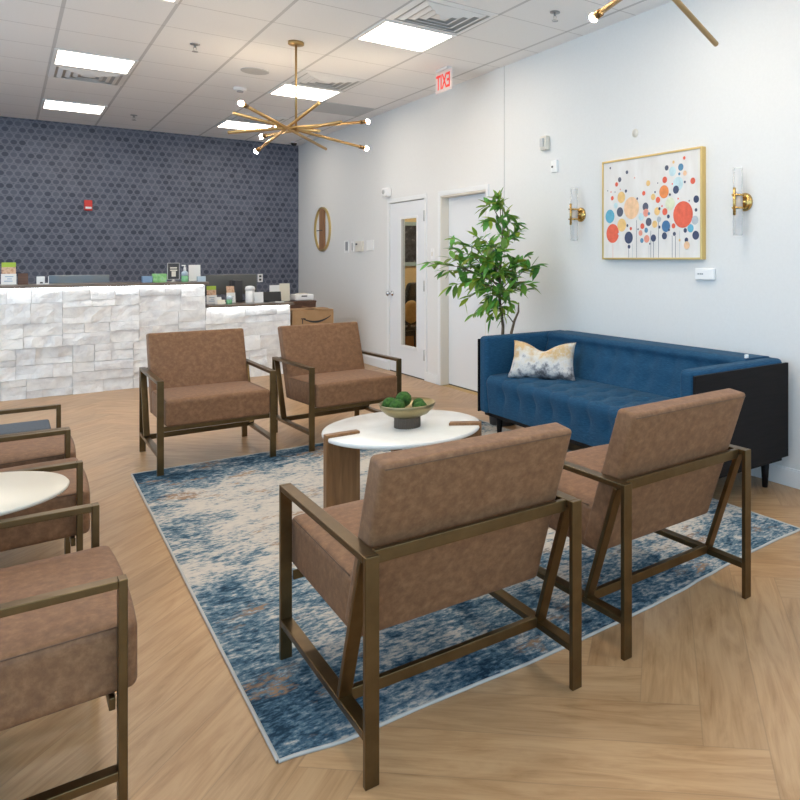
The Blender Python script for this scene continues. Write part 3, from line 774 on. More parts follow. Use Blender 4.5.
# ------------------------------------------------------------------ potted plant behind the sofa
def make_plant():
    base = V((3.14, 4.965, 0))
    t = thing('potted_plant', 'tall leafy green indoor tree behind the far end of the sofa', 'plant', base)
    MB().lathe([(0.105, 0), (0.135, 0.27), (0.145, 0.275), (0.145, 0.29), (0.13, 0.29), (0.125, 0.25)], 32).build('planter', 'pot', t)
    MB().lathe([(0.124, 0.24), (0.124, 0.252), (0.0005, 0.258)], 24).build('soil', 'soil', t)
    R_, F_ = V((0.769, -0.639, 0)), V((0.639, 0.769, 0)); rnd = random.Random(11)
    def P3(px, py, d=0.0):                     # design plane facing the seating area, d = depth
        return R_ * ((px - 504) * 0.00836) + V((0, 0, 1.35 - (py - 259) * 0.00836)) + F_ * d
    bark = MB(); leaves = []
    s1 = [V((0.0, 0, 0.25)), P3(503, 350), P3(504, 325, 0.02), P3(501, 300, 0.0), P3(502, 270, -0.03), P3(503, 245, 0.0), P3(504, 228, 0.02), P3(503, 205, 0.03)]
    s2 = [V((0.045, -0.03, 0.25)), P3(513, 350, 0.03), P3(512, 332, 0.03), P3(515, 320, 0.04), P3(519, 311, 0.04), P3(519, 302, 0.05)]
    bark.tube(s1, [0.016, 0.013, 0.012, 0.011, 0.010, 0.008, 0.006, 0.003], 10)
    bark.tube(s2, [0.015, 0.013, 0.012, 0.010, 0.008, 0.004], 10)
    bark.tube([P3(514, 322, 0.04), P3(509, 314, 0.0), P3(505, 312, -0.03)], [0.006, 0.004, 0.003], 6)
    def leaf(p, d, ln):
        leaves.append((p, d.normalized(), ln))
    def branch(a, tip, nleaf, drop=0.0, r=0.004):
        mid = a.lerp(tip, 0.55) + V((0, 0, 0.05 - drop))
        pts = [a, a.lerp(mid, 0.5), mid, mid.lerp(tip, 0.5), tip]
        bark.tube(pts, [r, r * 0.9, r * 0.7, r * 0.5, r * 0.3], 6)
        for k_ in range(nleaf):
            s = 0.22 + 0.80 * k_ / max(1, nleaf - 1); s = min(1, s)
            i = min(3, int(s * 4)); p = pts[i].lerp(pts[i + 1], s * 4 - i)
            dr = (pts[min(4, i + 1)] - pts[i]).normalized()
            side = V((rnd.uniform(-1, 1), rnd.uniform(-1, 1), rnd.uniform(-0.5, 0.55))).normalized()
            leaf(p, dr * rnd.uniform(0.3, 1.1) + side * rnd.uniform(0.6, 1.1) + V((0, 0, -0.06)), rnd.uniform(0.085, 0.140))
    at = lambda py: P3(502, py)
    spec = [ # stem y, tip px, tip py, depth, leaves
        (285, 434, 263, -0.08, 17), (280, 450, 247, 0.05, 18), (284, 446, 270, 0.0, 16), (288, 456, 258, -0.12, 16), (288, 455, 285, -0.10, 13), (290, 466, 300, 0.02, 9), (275, 462, 240, -0.15, 14),
        (262, 475, 236, 0.10, 13), (270, 478, 258, -0.22, 16), (258, 482, 250, 0.18, 13), (280, 480, 280, -0.18, 17), (295, 486, 305, -0.1, 10),
        (290, 492, 290, -0.2, 14), (275, 492, 262, -0.2, 15), (262, 495, 246, -0.18, 14), (250, 513, 238, -0.1, 13), (255, 518, 232, 0.05, 12), (235, 517, 224, 0.03, 11),
        (230, 491, 222, -0.06, 10), (222, 488, 207, -0.03, 10), (218, 500, 200, 0.03, 10), (212, 503, 205, -0.05, 8), (225, 510, 216, 0.05, 10),
        (285, 520, 262, -0.12, 14), (290, 532, 268, 0.0, 15), (295, 540, 264, 0.02, 10), (288, 527, 256, 0.1, 13), (295, 531, 284, -0.08, 14), (298, 525, 290, 0.04, 11),
        (300, 512, 290, -0.18, 15), (305, 514, 303, -0.1, 8), (300, 498, 302, -0.14, 12), (308, 494, 316, -0.08, 8), (305, 506, 316, -0.08, 7), (270, 507, 250, -0.2, 14), (283, 505, 272, -0.25, 16),
        (300, 478, 312, -0.05, 7), (292, 472, 288, 0.12, 11), (285, 512, 275, 0.2, 12), (300, 492, 296, 0.15, 12), (270, 470, 268, 0.0, 14), (280, 488, 270, 0.05, 14)]
    for py, tx, ty, dp, nl in spec:
        branch(at(py), P3(tx, ty, dp), int(nl * 1.35))
    bark.build('trunk', 'bark', t)
    m = MB(); cl = m.bm.loops.layers.float_color.new('tone')
    for p, d, ln in leaves:
        if (base + p + d * ln).x > WX - 0.03: continue
        up = V((rnd.uniform(-0.5, 0.5), rnd.uniform(-0.5, 0.5), 1)); w_ = d.cross(up).normalized(); nrm = w_.cross(d).normalized()
        wd = ln * rnd.uniform(0.15, 0.20); droop = rnd.uniform(0.02, 0.22) * ln
        row = []
        for s, k_ in ((0, 0.12), (0.25, 0.8), (0.5, 1.0), (0.78, 0.62), (1.0, 0.03)):
            c = p + d * (ln * s) - V((0, 0, droop * s * s)); row.append([m.bm.verts.new(c + w_ * wd * k_ + nrm * wd * 0.25 * k_), m.bm.verts.new(c), m.bm.verts.new(c - w_ * wd * k_ + nrm * wd * 0.25 * k_)])
        g = rnd.uniform(0.55, 1.25); yl = rnd.uniform(0, 1)
        tone = (0.125 * g + 0.17 * yl * yl * g, 0.38 * g, 0.040 * g + 0.04 * (1 - yl) * g, 1)
        for a, b_ in zip(row, row[1:]):
            for q in ((0, 1), (1, 2)):
                f = m.bm.faces.new((a[q[0]], b_[q[0]], b_[q[1]], a[q[1]])); f.smooth = True
                for lp in f.loops: lp[cl] = tone
    m.build('foliage', 'leaf', t, recalc=False)
make_plant()

# ------------------------------------------------------------------ reception counter
def stone_face(w_, h_, rnd):
    """random ashlar of rough white blocks in the local xz plane, faces towards -y"""
    m = MB(); cl = m.bm.loops.layers.float_color.new('tone'); rects = []
    def split(x0, x1, z0, z1):
        w, h = x1 - x0, z1 - z0
        mw, mh = rnd.uniform(0.30, 0.62), rnd.uniform(0.13, 0.24)
        if w > mw and (w / 1.9 > h or h < mh):
            c = x0 + w * rnd.uniform(0.32, 0.68); split(x0, c, z0, z1); split(c, x1, z0, z1)
        elif h > mh:
            c = z0 + h * rnd.uniform(0.33, 0.67); split(x0, x1, z0, c); split(x0, x1, c, z1)
        else: rects.append((x0, x1, z0, z1))
    split(0, w_, 0, h_)
    for x0, x1, z0, z1 in rects:
        nx, nz = max(3, int((x1 - x0) / 0.055)), max(3, int((z1 - z0) / 0.055)); dep = rnd.uniform(0.012, 0.040); g = 0.0015
        tx, tz = rnd.uniform(-0.018, 0.018), rnd.uniform(-0.018, 0.018); sd = rnd.uniform(0, 99)
        tone = rnd.uniform(0.90, 1.0); wm = rnd.uniform(-0.01, 0.025); col = (tone + wm * 0.6, tone, tone - wm, 1)
        gr = []
        for j in range(nz + 1):
            r_ = []
            for i in range(nx + 1):
                u, v = i / nx, j / nz; ed = i in (0, nx) or j in (0, nz)
                y = -dep - tx * (u - 0.5) - tz * (v - 0.5) + 0.018 * noise.noise(V((u * (x1 - x0) * 9 + sd, v * (z1 - z0) * 9, sd)))
                y = min(y, -0.004)
                jx, jz = (0, 0)
                if ed:
                    jx = 0.004 * noise.noise(V((sd, v * 4, u * 4))); jz = 0.004 * noise.noise(V((u * 4, sd, v * 4)))
                r_.append(m.bm.verts.new((x0 + g + (x1 - x0 - 2 * g) * u + jx, y, z0 + g + (z1 - z0 - 2 * g) * v + jz)))
            gr.append(r_)
        fs = []
        for j in range(nz):
            for i in range(nx): fs.append(m.bm.faces.new((gr[j][i], gr[j][i + 1], gr[j + 1][i + 1], gr[j + 1][i])))
        ring = [gr[0][i] for i in range(nx)] + [gr[j][nx] for j in range(nz)] + [gr[nz][i] for i in range(nx, 0, -1)] + [gr[j][0] for j in range(nz, 0, -1)]
        back = [m.bm.verts.new((v.co.x, 0.0, v.co.z)) for v in ring]
        for k_ in range(len(ring)):
            k2 = (k_ + 1) % len(ring); fs.append(m.bm.faces.new((ring[k2], ring[k_], back[k_], back[k2])))
        for f in fs:
            for lp in f.loops: lp[cl] = col
    b0 = len(m.bm.faces); m.box(0, w_, 0, 0.06, 0, h_); m.bm.faces.ensure_lookup_table()
    for f in m.bm.faces[b0:]:
        for lp in f.loops: lp[cl] = (0.8, 0.79, 0.78, 1)
    return m
CY = 8.80
def counter(label, xa, xb, ztop, depth, seed, slabx):
    t = thing('reception_counter', label, 'counter', (xa, CY, 0), group=None); w_ = xb - xa
    stone_face(w_, ztop - 0.031, random.Random(seed)).build('stone_face', 'stone', t, recalc=False)
    MB().box(0, w_, 0.061, 0.12, 0, ztop - 0.031).build('counter_body', 'deskwood', t)
    MB().box(slabx[0], slabx[1], -0.082, depth, ztop - 0.030, ztop).build('countertop', 'slab', t, 0.002)
    MB().box(0.02, w_ - 0.03, -0.066, -0.054, ztop - 0.040, ztop - 0.0305).build('light_strip', 'led', t)
    return t
ZH, ZL = 1.098, 0.838
XH = 1.700
counter('long high white stone reception counter with glowing light strip under its top', -3.1, XH, ZH, 0.42, 5, (-0.0, 4.825))
counter('lower short white stone counter section at the right end of reception desk', XH + 0.002, 2.600, ZL, 0.62, 9, (0.03, 0.925))

# ---- things on the high counter
def onhigh(y): return y
def box_thing(name, label, cat, x0, x1, y, dp, z0, z1, m_, group=None, bev=0.003):
    o = MB().box(-(x1 - x0) / 2, (x1 - x0) / 2, -dp / 2, dp / 2, 0, z1 - z0).build(name, m_, None, bev); o.location = ((x0 + x1) / 2, y, z0); return tag(o, label, cat, group)
def leaning(m, x0, x1, z0, z1, ang, y, th=0.004, mi=0):
    mx = Matrix.Translation((0, y, 0)) @ Matrix.Rotation(math.radians(ang), 4, 'X')
    m.box(x0, x1, -th, 0, z0, z1, mi, mx); return m
def brochure(label, x, z, wd, ht, up, split=0.55, rz=0.0, y=8.93, skew=0.0):
    t = thing('brochure_holder', label, 'brochure holder', (x, y, z), rz, 'brochure holders on the reception counters')
    leaning(MB(), -wd / 2, wd / 2, 0.004, ht * split, -8, -0.03).build('front_leaflet', 'paper', t)
    f = MB(); leaning(f, -wd / 2 + 0.004, wd / 2 - 0.004, ht * split, ht, -8, -0.024); f.build('printed_leaflet', 'photo_print' if up != 'paper' else 'paper', t)
    if up == 'lime':
        leaning(MB(), -wd / 2 + 0.004, wd / 2 - 0.004, ht * 0.80, ht + 0.002, -8, -0.0255).build('lime_band', 'lime', t)
    tx = MB()
    for k_, (a, b_) in enumerate(((-0.6, 0.5), (-0.2, 0.4), (-0.5, 0.6))):
        leaning(tx, a * wd / 2, b_ * wd / 2, ht * (0.16 + 0.1 * k_), ht * (0.19 + 0.1 * k_), -8, -0.0345, 0.001)
    tx.build('print_lines', 'blue_print', t)
    MB().box(-wd / 2, wd / 2, -0.045, 0.05, 0, 0.004).build('stand_base', 'acrylic', t)
brochure('lime topped brochure holder at the left end of the high counter', 0.028, ZH, 0.115, 0.218, 'lime', 0.5)
t = thing('picture_frame', 'small dark brown frame standing beside the leftmost brochure holder', 'frame', (0.136, 8.97, ZH))
leaning(MB(), -0.04, 0.04, 0, 0.112, -6, 0).build('frame', 'deskwood', t); MB().box(-0.01, 0.01, 0.01, 0.06, 0, 0.005).build('foot', 'black', t)
t = thing('card_holder', 'small white card holder left of the wide monitor on high counter', 'card holder', (0.275, 8.95, ZH))
MB().box(-0.035, 0.030, -0.02, 0.02, 0, 0.078).build('holder', 'white', t, 0.003); MB().box(-0.008, 0.014, -0.022, -0.0195, 0.010, 0.024).build('dark_slot', 'darkgrey', t)
MB().box(0.030, 0.062, -0.02, 0.012, 0, 0.012).box(0.057, 0.062, -0.02, 0.012, 0.012, 0.078).build('hook', 'white', t)
def monitor(label, x0, x1, y, zb, zt, deskz, m_, neck=True, rz=0):
    w_ = x1 - x0
    t = thing('computer_monitor', label, 'monitor', ((x0 + x1) / 2, y, deskz), rz, 'computer monitors behind the reception counters')
    MB().rbox((w_ / 2, 0.02, (zt - zb) / 2), 0.012, Matrix.Translation((0, 0, (zb + zt) / 2 - deskz)), seg=3).build('screen', m_, t)
    MB().box(-0.03, 0.03, -0.05, -0.021, 0.02, (zb + zt) / 2 - deskz + 0.05).build('stand_arm', 'darkgrey', t, 0.004)
    MB().box(-0.12, 0.12, -0.12, 0.08, 0, 0.018).build('stand_base', 'darkgrey', t, 0.006)
# desk surface behind the high counter
t = thing('desk', 'long brown work desk hidden behind the high reception counter', 'desk', (0, 0, 0))
MB().box(-1.2, 1.60, 9.23, 9.85, 0.71, 0.74).build('desktop', 'deskwood', t)
for x in (-1.15, 0.2, 1.53): MB().box(x, x + 0.04, 9.26, 9.82, 0, 0.7095).build('panel_leg', 'deskwood', t)
monitor('wide monitor top showing behind the left part of the high counter', 0.355, 0.885, 9.45, 0.80, 1.178, 0.741, 'monitor_blue')
box_thing('tissue_box', 'small blue box left of the green box on high counter', 'box', 1.128, 1.218, 8.94, 0.09, ZH, ZH + 0.068, 'blue_print', 'boxes on the high counter')
box_thing('tissue_box', 'bright green printed box on the high counter', 'box', 1.222, 1.348, 8.93, 0.10, ZH, ZH + 0.092, 'green_box', 'boxes on the high counter')
t = thing('sign_stand', 'black upright acrylic sign stand between the green box and sanitizer', 'sign', (1.418, 8.93, ZH))
MB().box(-0.054, 0.054, -0.004, 0.004, 0.032, 0.205).build('sign_panel', 'darkgrey', t)
f = MB()
for a in ((-0.058, -0.053, 0.028, 0.209), (0.053, 0.058, 0.028, 0.209)): f.box(a[0], a[1], -0.006, 0.006, a[2], a[3])
f.box(-0.053, 0.053, -0.006, 0.006, 0.204, 0.209).box(-0.053, 0.053, -0.006, 0.006, 0.028, 0.033)
f.build('clear_frame', 'lightgrey', t)
f = MB(); f.box(-0.032, 0.034, -0.0055, -0.0041, 0.148, 0.162).box(-0.032, 0.036, -0.0055, -0.0041, 0.122, 0.136).box(-0.018, 0.022, -0.0055, -0.0041, 0.060, 0.118)
f.build('printed_lines', 'cream', t)
MB().lathe([(0.028, 0), (0.028, 0.008), (0.010, 0.016), (0.010, 0.030)], 20).build('foot', 'lightgrey', t)
def pump_bottle(label, x, y, z, r, h1, h2, gel):
    t = thing('sanitizer_bottle', label, 'bottle', (x, y, z), 0, 'sanitizer bottles on the reception counters')
    MB().lathe([(r * 0.94, 0), (r, 0.006), (r, h1 * 0.55)], 20).build('gel', 'green_gel', t)
    MB().lathe([(r, h1 * 0.551), (r, h1 * 0.85), (r * 0.4, h1)], 20).build('bottle', 'clear_blue', t)
    MB().lathe([(r * 0.4, h1 + 0.0005), (r * 0.36, h1 + (h2 - h1) * 0.55), (r * 0.16, h1 + (h2 - h1) * 0.6), (r * 0.14, h2)], 16).box(-r * 0.9, r * 0.2, -0.005, 0.005, h2 - 0.012, h2).build('pump', 'white', t)
pump_bottle('tall pump bottle of green hand sanitizer on the high counter', 1.528, 8.93, ZH, 0.034, 0.122, 0.186, 1)
t = thing('sign_card', 'white upright sign card at the right end of the high counter', 'card', (1.632, 8.97, ZH))
leaning(MB(), -0.058, 0.058, 0.002, 0.187, -5, 0).build('card', 'paper', t); MB().box(-0.03, 0.03, -0.004, 0.05, 0, 0.004).build('stand_base', 'acrylic', t)
box_thing('wipes_box', 'tiny white and blue box in front of the white sign card', 'box', 1.640, 1.722, 8.885, 0.05, ZH, ZH + 0.060, 'clear_blue')
# ---- things on the lower counter
brochure('lime topped brochure holder on the lower counter beside the stone step', 1.800, ZL, 0.105, 0.205, 'lime', 0.5, y=8.98)
t = thing('leaflet_stack', 'loose white leaflets leaning in front of the lower lime topped brochures', 'leaflets', (1.862, 8.90, ZL))
leaning(MB(), -0.04, 0.03, 0.002, 0.085, -22, 0).build('front_leaflet', 'paper', t); leaning(MB(), -0.02, 0.06, 0.002, 0.055, -30, -0.03).build('small_leaflet', 'cream_paper', t)
brochure('white brochure holder leaning beside the small green bottle on the lower counter', 2.005, ZL, 0.095, 0.200, 'pic', 0.62, rz=0.15, y=9.02)
pump_bottle('short squat bottle of green sanitizer on the lower counter', 1.968, 8.90, ZL, 0.030, 0.092, 0.104, 1)
monitor('large dark monitor seen from behind on the lower counter', 1.810, 2.370, 9.34, 0.93, 1.165, ZL + 0.001, 'monitor_back')
t = thing('card_terminal', 'dark grey upright panel standing in front of the large dark monitor', 'computer', (2.115, 9.17, ZL))
mxs = Matrix.Rotation(0.35, 4, 'Z')
MB().box(-0.048, 0.048, -0.035, 0.035, 0, 0.262, mx=mxs).build('case', 'darkgrey', t, 0.008); MB().box(-0.035, 0.035, -0.0375, -0.0352, 0.03, 0.23, mx=mxs).build('front_panel', 'darkgrey', t)
t = thing('wipes_tub', 'white cylindrical wipes tub with domed lid on the lower counter', 'tub', (2.205, 8.97, ZL))
MB().lathe([(0.046, 0), (0.048, 0.004), (0.048, 0.145)], 28).build('tub', 'white', t); MB().lathe([(0.052, 0.1455), (0.054, 0.165), (0.046, 0.190), (0.02, 0.199), (0.0005, 0.2)], 28).build('lid', 'white', t)
t = thing('notice_card', 'small pale blue white card in front of the wipes tub', 'card', (2.285, 8.90, ZL))
leaning(MB(), -0.048, 0.048, 0.001, 0.125, -6, 0).build('card', 'paper', t); MB().box(-0.03, 0.03, -0.003, 0.05, 0, 0.003).build('stand_base', 'acrylic', t)
t = thing('tablet', 'black tablet propped up near the right end of the lower counter', 'tablet', (2.430, 8.94, ZL))
leaning(MB(), -0.105, 0.115, 0.004, 0.125, -14, 0, 0.008).build('screen', 'black', t, 0.002); MB().box(-0.02, 0.06, -0.03, 0.07, 0, 0.0035).build('stand', 'lightgrey', t)
t = thing('pen_tray', 'small white tray lying beside the black tablet', 'tray', (2.490, 8.82, ZL)); MB().box(-0.05, 0.05, -0.02, 0.02, 0, 0.012).build('tray', 'white', t, 0.003)
# wood cabinet with printer and cards
t = thing('cabinet', 'dark reddish wood cabinet behind the right end of lower counter', 'cabinet', (2.905, 9.55, 0))
MB().box(-0.29, 0.18, -0.20, 0.22, 0, 0.795).build('body', 'deskwood', t); MB().box(-0.295, 0.185, -0.21, 0.22, 0.7955, 0.815).build('cabinet_top', 'deskwood', t, 0.002)
t = thing('printer', 'small white printer on the dark wood cabinet', 'printer', (2.965, 9.52, 0.815))
MB().rbox((0.115, 0.11, 0.04), 0.014, Matrix.Translation((0, 0, 0.041)), seg=3).build('housing', 'white', t); MB().box(-0.04, 0.03, -0.1125, -0.1095, 0.050, 0.066).build('display', 'black', t); MB().box(-0.06, 0.05, -0.08, 0.06, 0.0815, 0.092).build('lid', 'cream', t, 0.003)
t = thing('paper_card', 'cream paper card leaning upright beside the white printer', 'card', (2.735, 9.46, 0.815)); leaning(MB(), -0.062, 0.062, 0.001, 0.225, -4, 0).build('card', 'cream_paper', t); MB().box(-0.04, 0.04, 0.002, 0.05, 0, 0.004).build('stand_base', 'acrylic', t)
t = thing('paper_card', 'white paper card standing behind the black tablet', 'card', (2.555, 9.25, ZL)); leaning(MB(), -0.058, 0.058, 0.001, 0.190, -4, 0).build('card', 'paper', t); MB().box(-0.03, 0.03, 0.002, 0.05, 0, 0.004).build('stand_base', 'acrylic', t)

# cardboard box with a curved arrow mark
t = thing('cardboard_box', 'brown cardboard box with black curved arrow beside the counter end', 'box', (2.870, 8.98, 0))
MB().box(-0.245, 0.245, -0.19, 0.19, 0, 0.735).build('carton', 'card', t, 0.003)
f = MB(); f.box(-0.245, 0.10, -0.19, -0.005, 0.7355, 0.739).box(-0.245, 0.245, 0.005, 0.19, 0.7355, 0.739)
mxf = Matrix.Translation((0.02, -0.1, 0.745)) @ Matrix.Rotation(0.25, 4, 'Y'); f.box(-0.10, 0.16, -0.09, 0.09, 0, 0.004, mx=mxf)
f.build('flap', 'card', t)
f = MB(); pts = []
n = 18
for i in range(n + 1):
    u = -1 + 2 * i / n; x = 0.045 + 0.165 * u; z = 0.590 + 0.055 * u * u + 0.012 * u; hw_ = 0.004 + 0.008 * (1 - u * u)
    pts.append((x, z, hw_))
vs = [[f.bm.verts.new((x, -0.1915, z + s_ * h_)) for s_ in (-1, 1)] for x, z, h_ in pts]
for a, b_ in zip(vs, vs[1:]): f.bm.faces.new((a[0], b_[0], b_[1], a[1]))
f.box(-0.145, -0.090, -0.1922, -0.1908, 0.628, 0.638).box(-0.130, -0.121, -0.1922, -0.1908, 0.570, 0.630)
f.build('arrow_mark', 'black', t)

# ------------------------------------------------------------------ wall things
# red fire alarm and outlet on the back wall
t = thing('fire_alarm', 'small red fire alarm with white strobe on navy wallpaper', 'alarm', (0.858, BY, 2.0))
MB().box(-0.045, 0.045, -0.05, 0, 0, 0.14).build('housing', 'red', t, 0.008); MB().box(-0.032, 0.036, -0.058, -0.0505, 0.022, 0.050).build('strobe', 'white', t, 0.003)
t = thing('outlet', 'white wall outlet with dark sockets above the counter monitor', 'outlet', (3.020, BY, 0.995))
MB().box(-0.037, 0.037, -0.006, 0, 0, 0.125).build('plate', 'white', t, 0.002)
for z in (0.022, 0.074): MB().box(-0.016, 0.016, -0.008, -0.0062, z, z + 0.030).build('socket', 'darkgrey', t)

def wall_thing(name, label, cat, y, z, group=None):      # local frame: x out of the wall is -x
    return thing(name, label, cat, (WX, y, z), 0, group)
# round clock
t = wall_thing('wall_clock', 'round gold ringed wall clock with a vertical wooden plank', 'clock', 10.56, 1.785)
f = MB(); ro, ri = 0.325, 0.302; n = 64
for dp, rr in (('', 0),):
    ring = []
    for k_ in range(n):
        a = 2 * PI * k_ / n; c_, s_ = math.cos(a), math.sin(a)
        ring.append([f.bm.verts.new((x, r_ * c_, r_ * s_)) for x, r_ in ((0, ro), (-0.028, ro), (-0.028, ri), (0, ri))])
    for k_ in range(n):
        a, b_ = ring[k_], ring[(k_ + 1) % n]
        for i in range(4):
            q = f.bm.faces.new((a[i], b_[i], b_[(i + 1) % 4], a[(i + 1) % 4])); q.smooth = False
f.build('ring', 'gold_frame', t)
f = MB(); pw = 0.105; n = 12; prof = []
for sg in (1, -1):
    for i in range(n + 1):
        y = (-pw + 2 * pw * i / n) * sg; prof.append((y, sg * math.sqrt((ri - 0.002) ** 2 - y * y)))
fr = [f.bm.verts.new((-0.024, y, z)) for y, z in prof]; bk = [f.bm.verts.new((-0.002, y, z)) for y, z in prof]
f.bm.faces.new(fr); f.bm.faces.new(bk)
for i in range(len(prof)): f.bm.faces.new((fr[i], fr[(i + 1) % len(prof)], bk[(i + 1) % len(prof)], bk[i]))
f.build('plank', noisemat('clock_wood', [(0.3, (0.27, 0.13, 0.06)), (0.7, (0.36, 0.19, 0.09))], 5, 0.5, stretch=(6, 6, 0.8)), t)
MB().box(-0.029, -0.0245, -0.03, 0.20, -0.022, -0.010).build('hour_hand', 'black', t)
# switch plates and thermostat
def plate(name, label, cat, y, z, w_, h_, dp=0.012, ins=None, m_='white', group='wall plates beside the clock'):
    t = wall_thing(name, label, cat, y, z, group)
    MB().box(-dp, 0, -w_ / 2, w_ / 2, -h_ / 2, h_ / 2).build('plate', m_, t, 0.002)
    if ins:
        iw, ih, im, oy, oz = ins
        MB().box(-dp - 0.004, -dp - 0.0003, oy - iw / 2, oy + iw / 2, oz - ih / 2, oz + ih / 2).build('switch' if im == 'grey' else 'display', im, t)
plate('switch_plate', 'white plate with grey switch, nearest to the round clock', 'switch', 9.62, 1.515, 0.16, 0.17, ins=(0.085, 0.12, 'grey', -0.025, 0.01))
plate('switch_plate', 'narrow white plate with slim grey switch left of the thermostat', 'switch', 9.40, 1.515, 0.075, 0.14, ins=(0.022, 0.10, 'grey', -0.005, 0.0))
plate('thermostat', 'cream thermostat with dark display between white wall plates', 'thermostat', 9.135, 1.515, 0.22, 0.135, 0.03, (0.055, 0.022, 'darkgrey', 0.065, 0.03), 'cream', None)
plate('wall_plate', 'blank white plate closest to the glazed door', 'plate', 8.80, 1.525, 0.22, 0.13, 0.012)
plate('switch_plate', 'single white light switch on the strip between both doors', 'switch', 7.09, 1.405, 0.075, 0.12, 0.008, (0.022, 0.045, 'cream', 0, 0), group=None)
t = wall_thing('alarm_siren', 'small white siren above the corner of the glazed door', 'siren', 8.235, 2.155)
MB().rbox((0.035, 0.075, 0.055), 0.02, Matrix.Translation((-0.036, 0, 0)), seg=3).build('housing', 'white', t); MB().lathe([(0.03, 0), (0.026, -0.012), (0.0005, -0.012)], 20, (-0.0715, 0, 0.005), 'x').build('lens', 'lightgrey', t)
t = wall_thing('strobe_alarm', 'beige square strobe high on the wall right of the plant', 'alarm', 4.970, 2.345)
MB().box(-0.045, 0, -0.045, 0.045, -0.06, 0.06).build('housing', 'cream', t, 0.008); MB().box(-0.058, -0.0455, -0.02, 0.03, -0.035, 0.04).build('lens', 'lightgrey', t, 0.004)
t = wall_thing('motion_sensor', 'white thermostat sensor plate just below the beige strobe', 'sensor', 4.845, 2.135)
MB().box(-0.022, 0, -0.04, 0.04, -0.052, 0.052).build('housing', 'white', t, 0.004); MB().box(-0.0245, -0.0222, 0.005, 0.028, -0.012, 0.004).build('display', 'darkgrey', t)
t = wall_thing('wall_plug', 'small round pale cap on the wall above the painting', 'cap', 3.853, 2.282)
MB().lathe([(0.032, 0), (0.032, -0.004), (0.0005, -0.006)], 24, (0, 0, 0), 'x').build('cap', 'cream', t)
t = wall_thing('control_box', 'white control box on the wall under the painting', 'control box', 3.160, 1.250)
MB().box(-0.030, 0, -0.080, 0.080, -0.038, 0.038).build('housing', 'white', t, 0.006)
for y in (0.045, 0.027, 0.010): MB().box(-0.033, -0.0303, y - 0.006, y + 0.006, -0.004, 0.006).build('button', 'grey', t)

# painting
t = wall_thing('painting', 'abstract painting of coloured circles on stems in a thin gold frame', 'painting', 3.675, 1.722)
hw, hh, fw_, dp = 0.510, 0.376, 0.014, 0.045
f = MB()
for y0, y1, z0, z1 in ((-hw, -hw + fw_, -hh, hh), (hw - fw_, hw, -hh, hh), (-hw + fw_, hw - fw_, -hh, -hh + fw_), (-hw + fw_, hw - fw_, hh - fw_, hh)):
    f.box(-dp, 0, y0, y1, z0, z1)
f.build('frame', 'gold_frame', t, 0.002)
DOTS = [(0.396,-0.178,0.072,0),(0.427,-0.047,0.052,1),(0.296,0.09,0.043,2),(0.183,0.004,0.082,3),(0.311,-0.019,0.036,4),(0.291,-0.118,0.049,2),(0.213,-0.214,0.045,5),(0.359,0.032,0.022,6),(0.032,0.005,0.03,4),(0.027,-0.039,0.029,7),(-0.001,-0.106,0.03,4),(0.065,-0.134,0.021,0),(-0.064,-0.125,0.026,2),(0.084,-0.183,0.021,7),(0.078,-0.066,0.028,6),(0.024,-0.165,0.019,8),(0.07,-0.238,0.018,8),(-0.051,-0.223,0.026,5),(0.019,-0.227,0.028,7),(-0.048,0.07,0.023,2),(-0.097,0.046,0.022,0),(-0.157,0.099,0.046,9),(-0.165,0.182,0.023,0),(-0.184,0.264,0.019,4),(-0.294,0.145,0.047,6),(-0.274,0.105,0.028,5),(-0.32,0.256,0.025,8),(-0.24,0.234,0.033,6),(-0.089,-0.034,0.029,2),(-0.108,-0.092,0.021,10),(-0.166,-0.041,0.025,0),(-0.177,-0.143,0.041,11),(-0.162,-0.21,0.025,5),(-0.217,0.01,0.046,12),(-0.34,-0.069,0.091,0),(-0.201,-0.076,0.014,5),(-0.259,-0.199,0.015,4),(-0.251,-0.143,0.018,0),(-0.362,-0.178,0.016,5),(-0.373,-0.243,0.017,5),(-0.458,-0.213,0.03,5),(-0.451,-0.112,0.03,10),(-0.411,-0.165,0.028,1),(-0.463,0.028,0.025,5),(-0.461,-0.044,0.012,4),(-0.432,0.153,0.022,0),(-0.353,0.315,0.012,0),(-0.251,0.297,0.011,2),(-0.359,0.211,0.018,3),(0.313,0.224,0.019,4),(0.348,0.191,0.017,0),(0.231,0.272,0.014,4),(0.421,0.321,0.009,4),(0.242,0.133,0.012,5),(0.398,0.09,0.017,0),(0.049,0.103,0.017,0),(0.002,0.172,0.021,2),(0.188,-0.148,0.013,0),(0.226,-0.124,0.011,4),(0.208,-0.281,0.015,5),(0.118,0.069,0.009,4),(-0.069,0.103,0.008,4),(-0.217,0.075,0.01,4),(-0.113,-0.017,0.011,5),(-0.113,-0.147,0.011,5),(-0.307,0.211,0.01,8),(-0.359,0.151,0.009,5),(-0.006,-0.047,0.012,8),(0.146,0.223,0.006,7),(0.412,0.138,0.006,0),(0.365,0.135,0.005,4),(0.305,0.15,0.006,7),(0.45,0.15,0.005,4),(-0.139,0.0,0.007,0),(-0.24,0.147,0.006,0),(-0.296,0.042,0.007,0),(-0.4,0.021,0.006,4),(0.108,-0.155,0.007,4),(-0.015,-0.263,0.007,5),(-0.31,-0.243,0.009,2),(-0.377,-0.279,0.027,3),(-0.209,-0.17,0.009,5),(-0.097,0.165,0.005,4),(0.324,-0.184,0.008,6)]
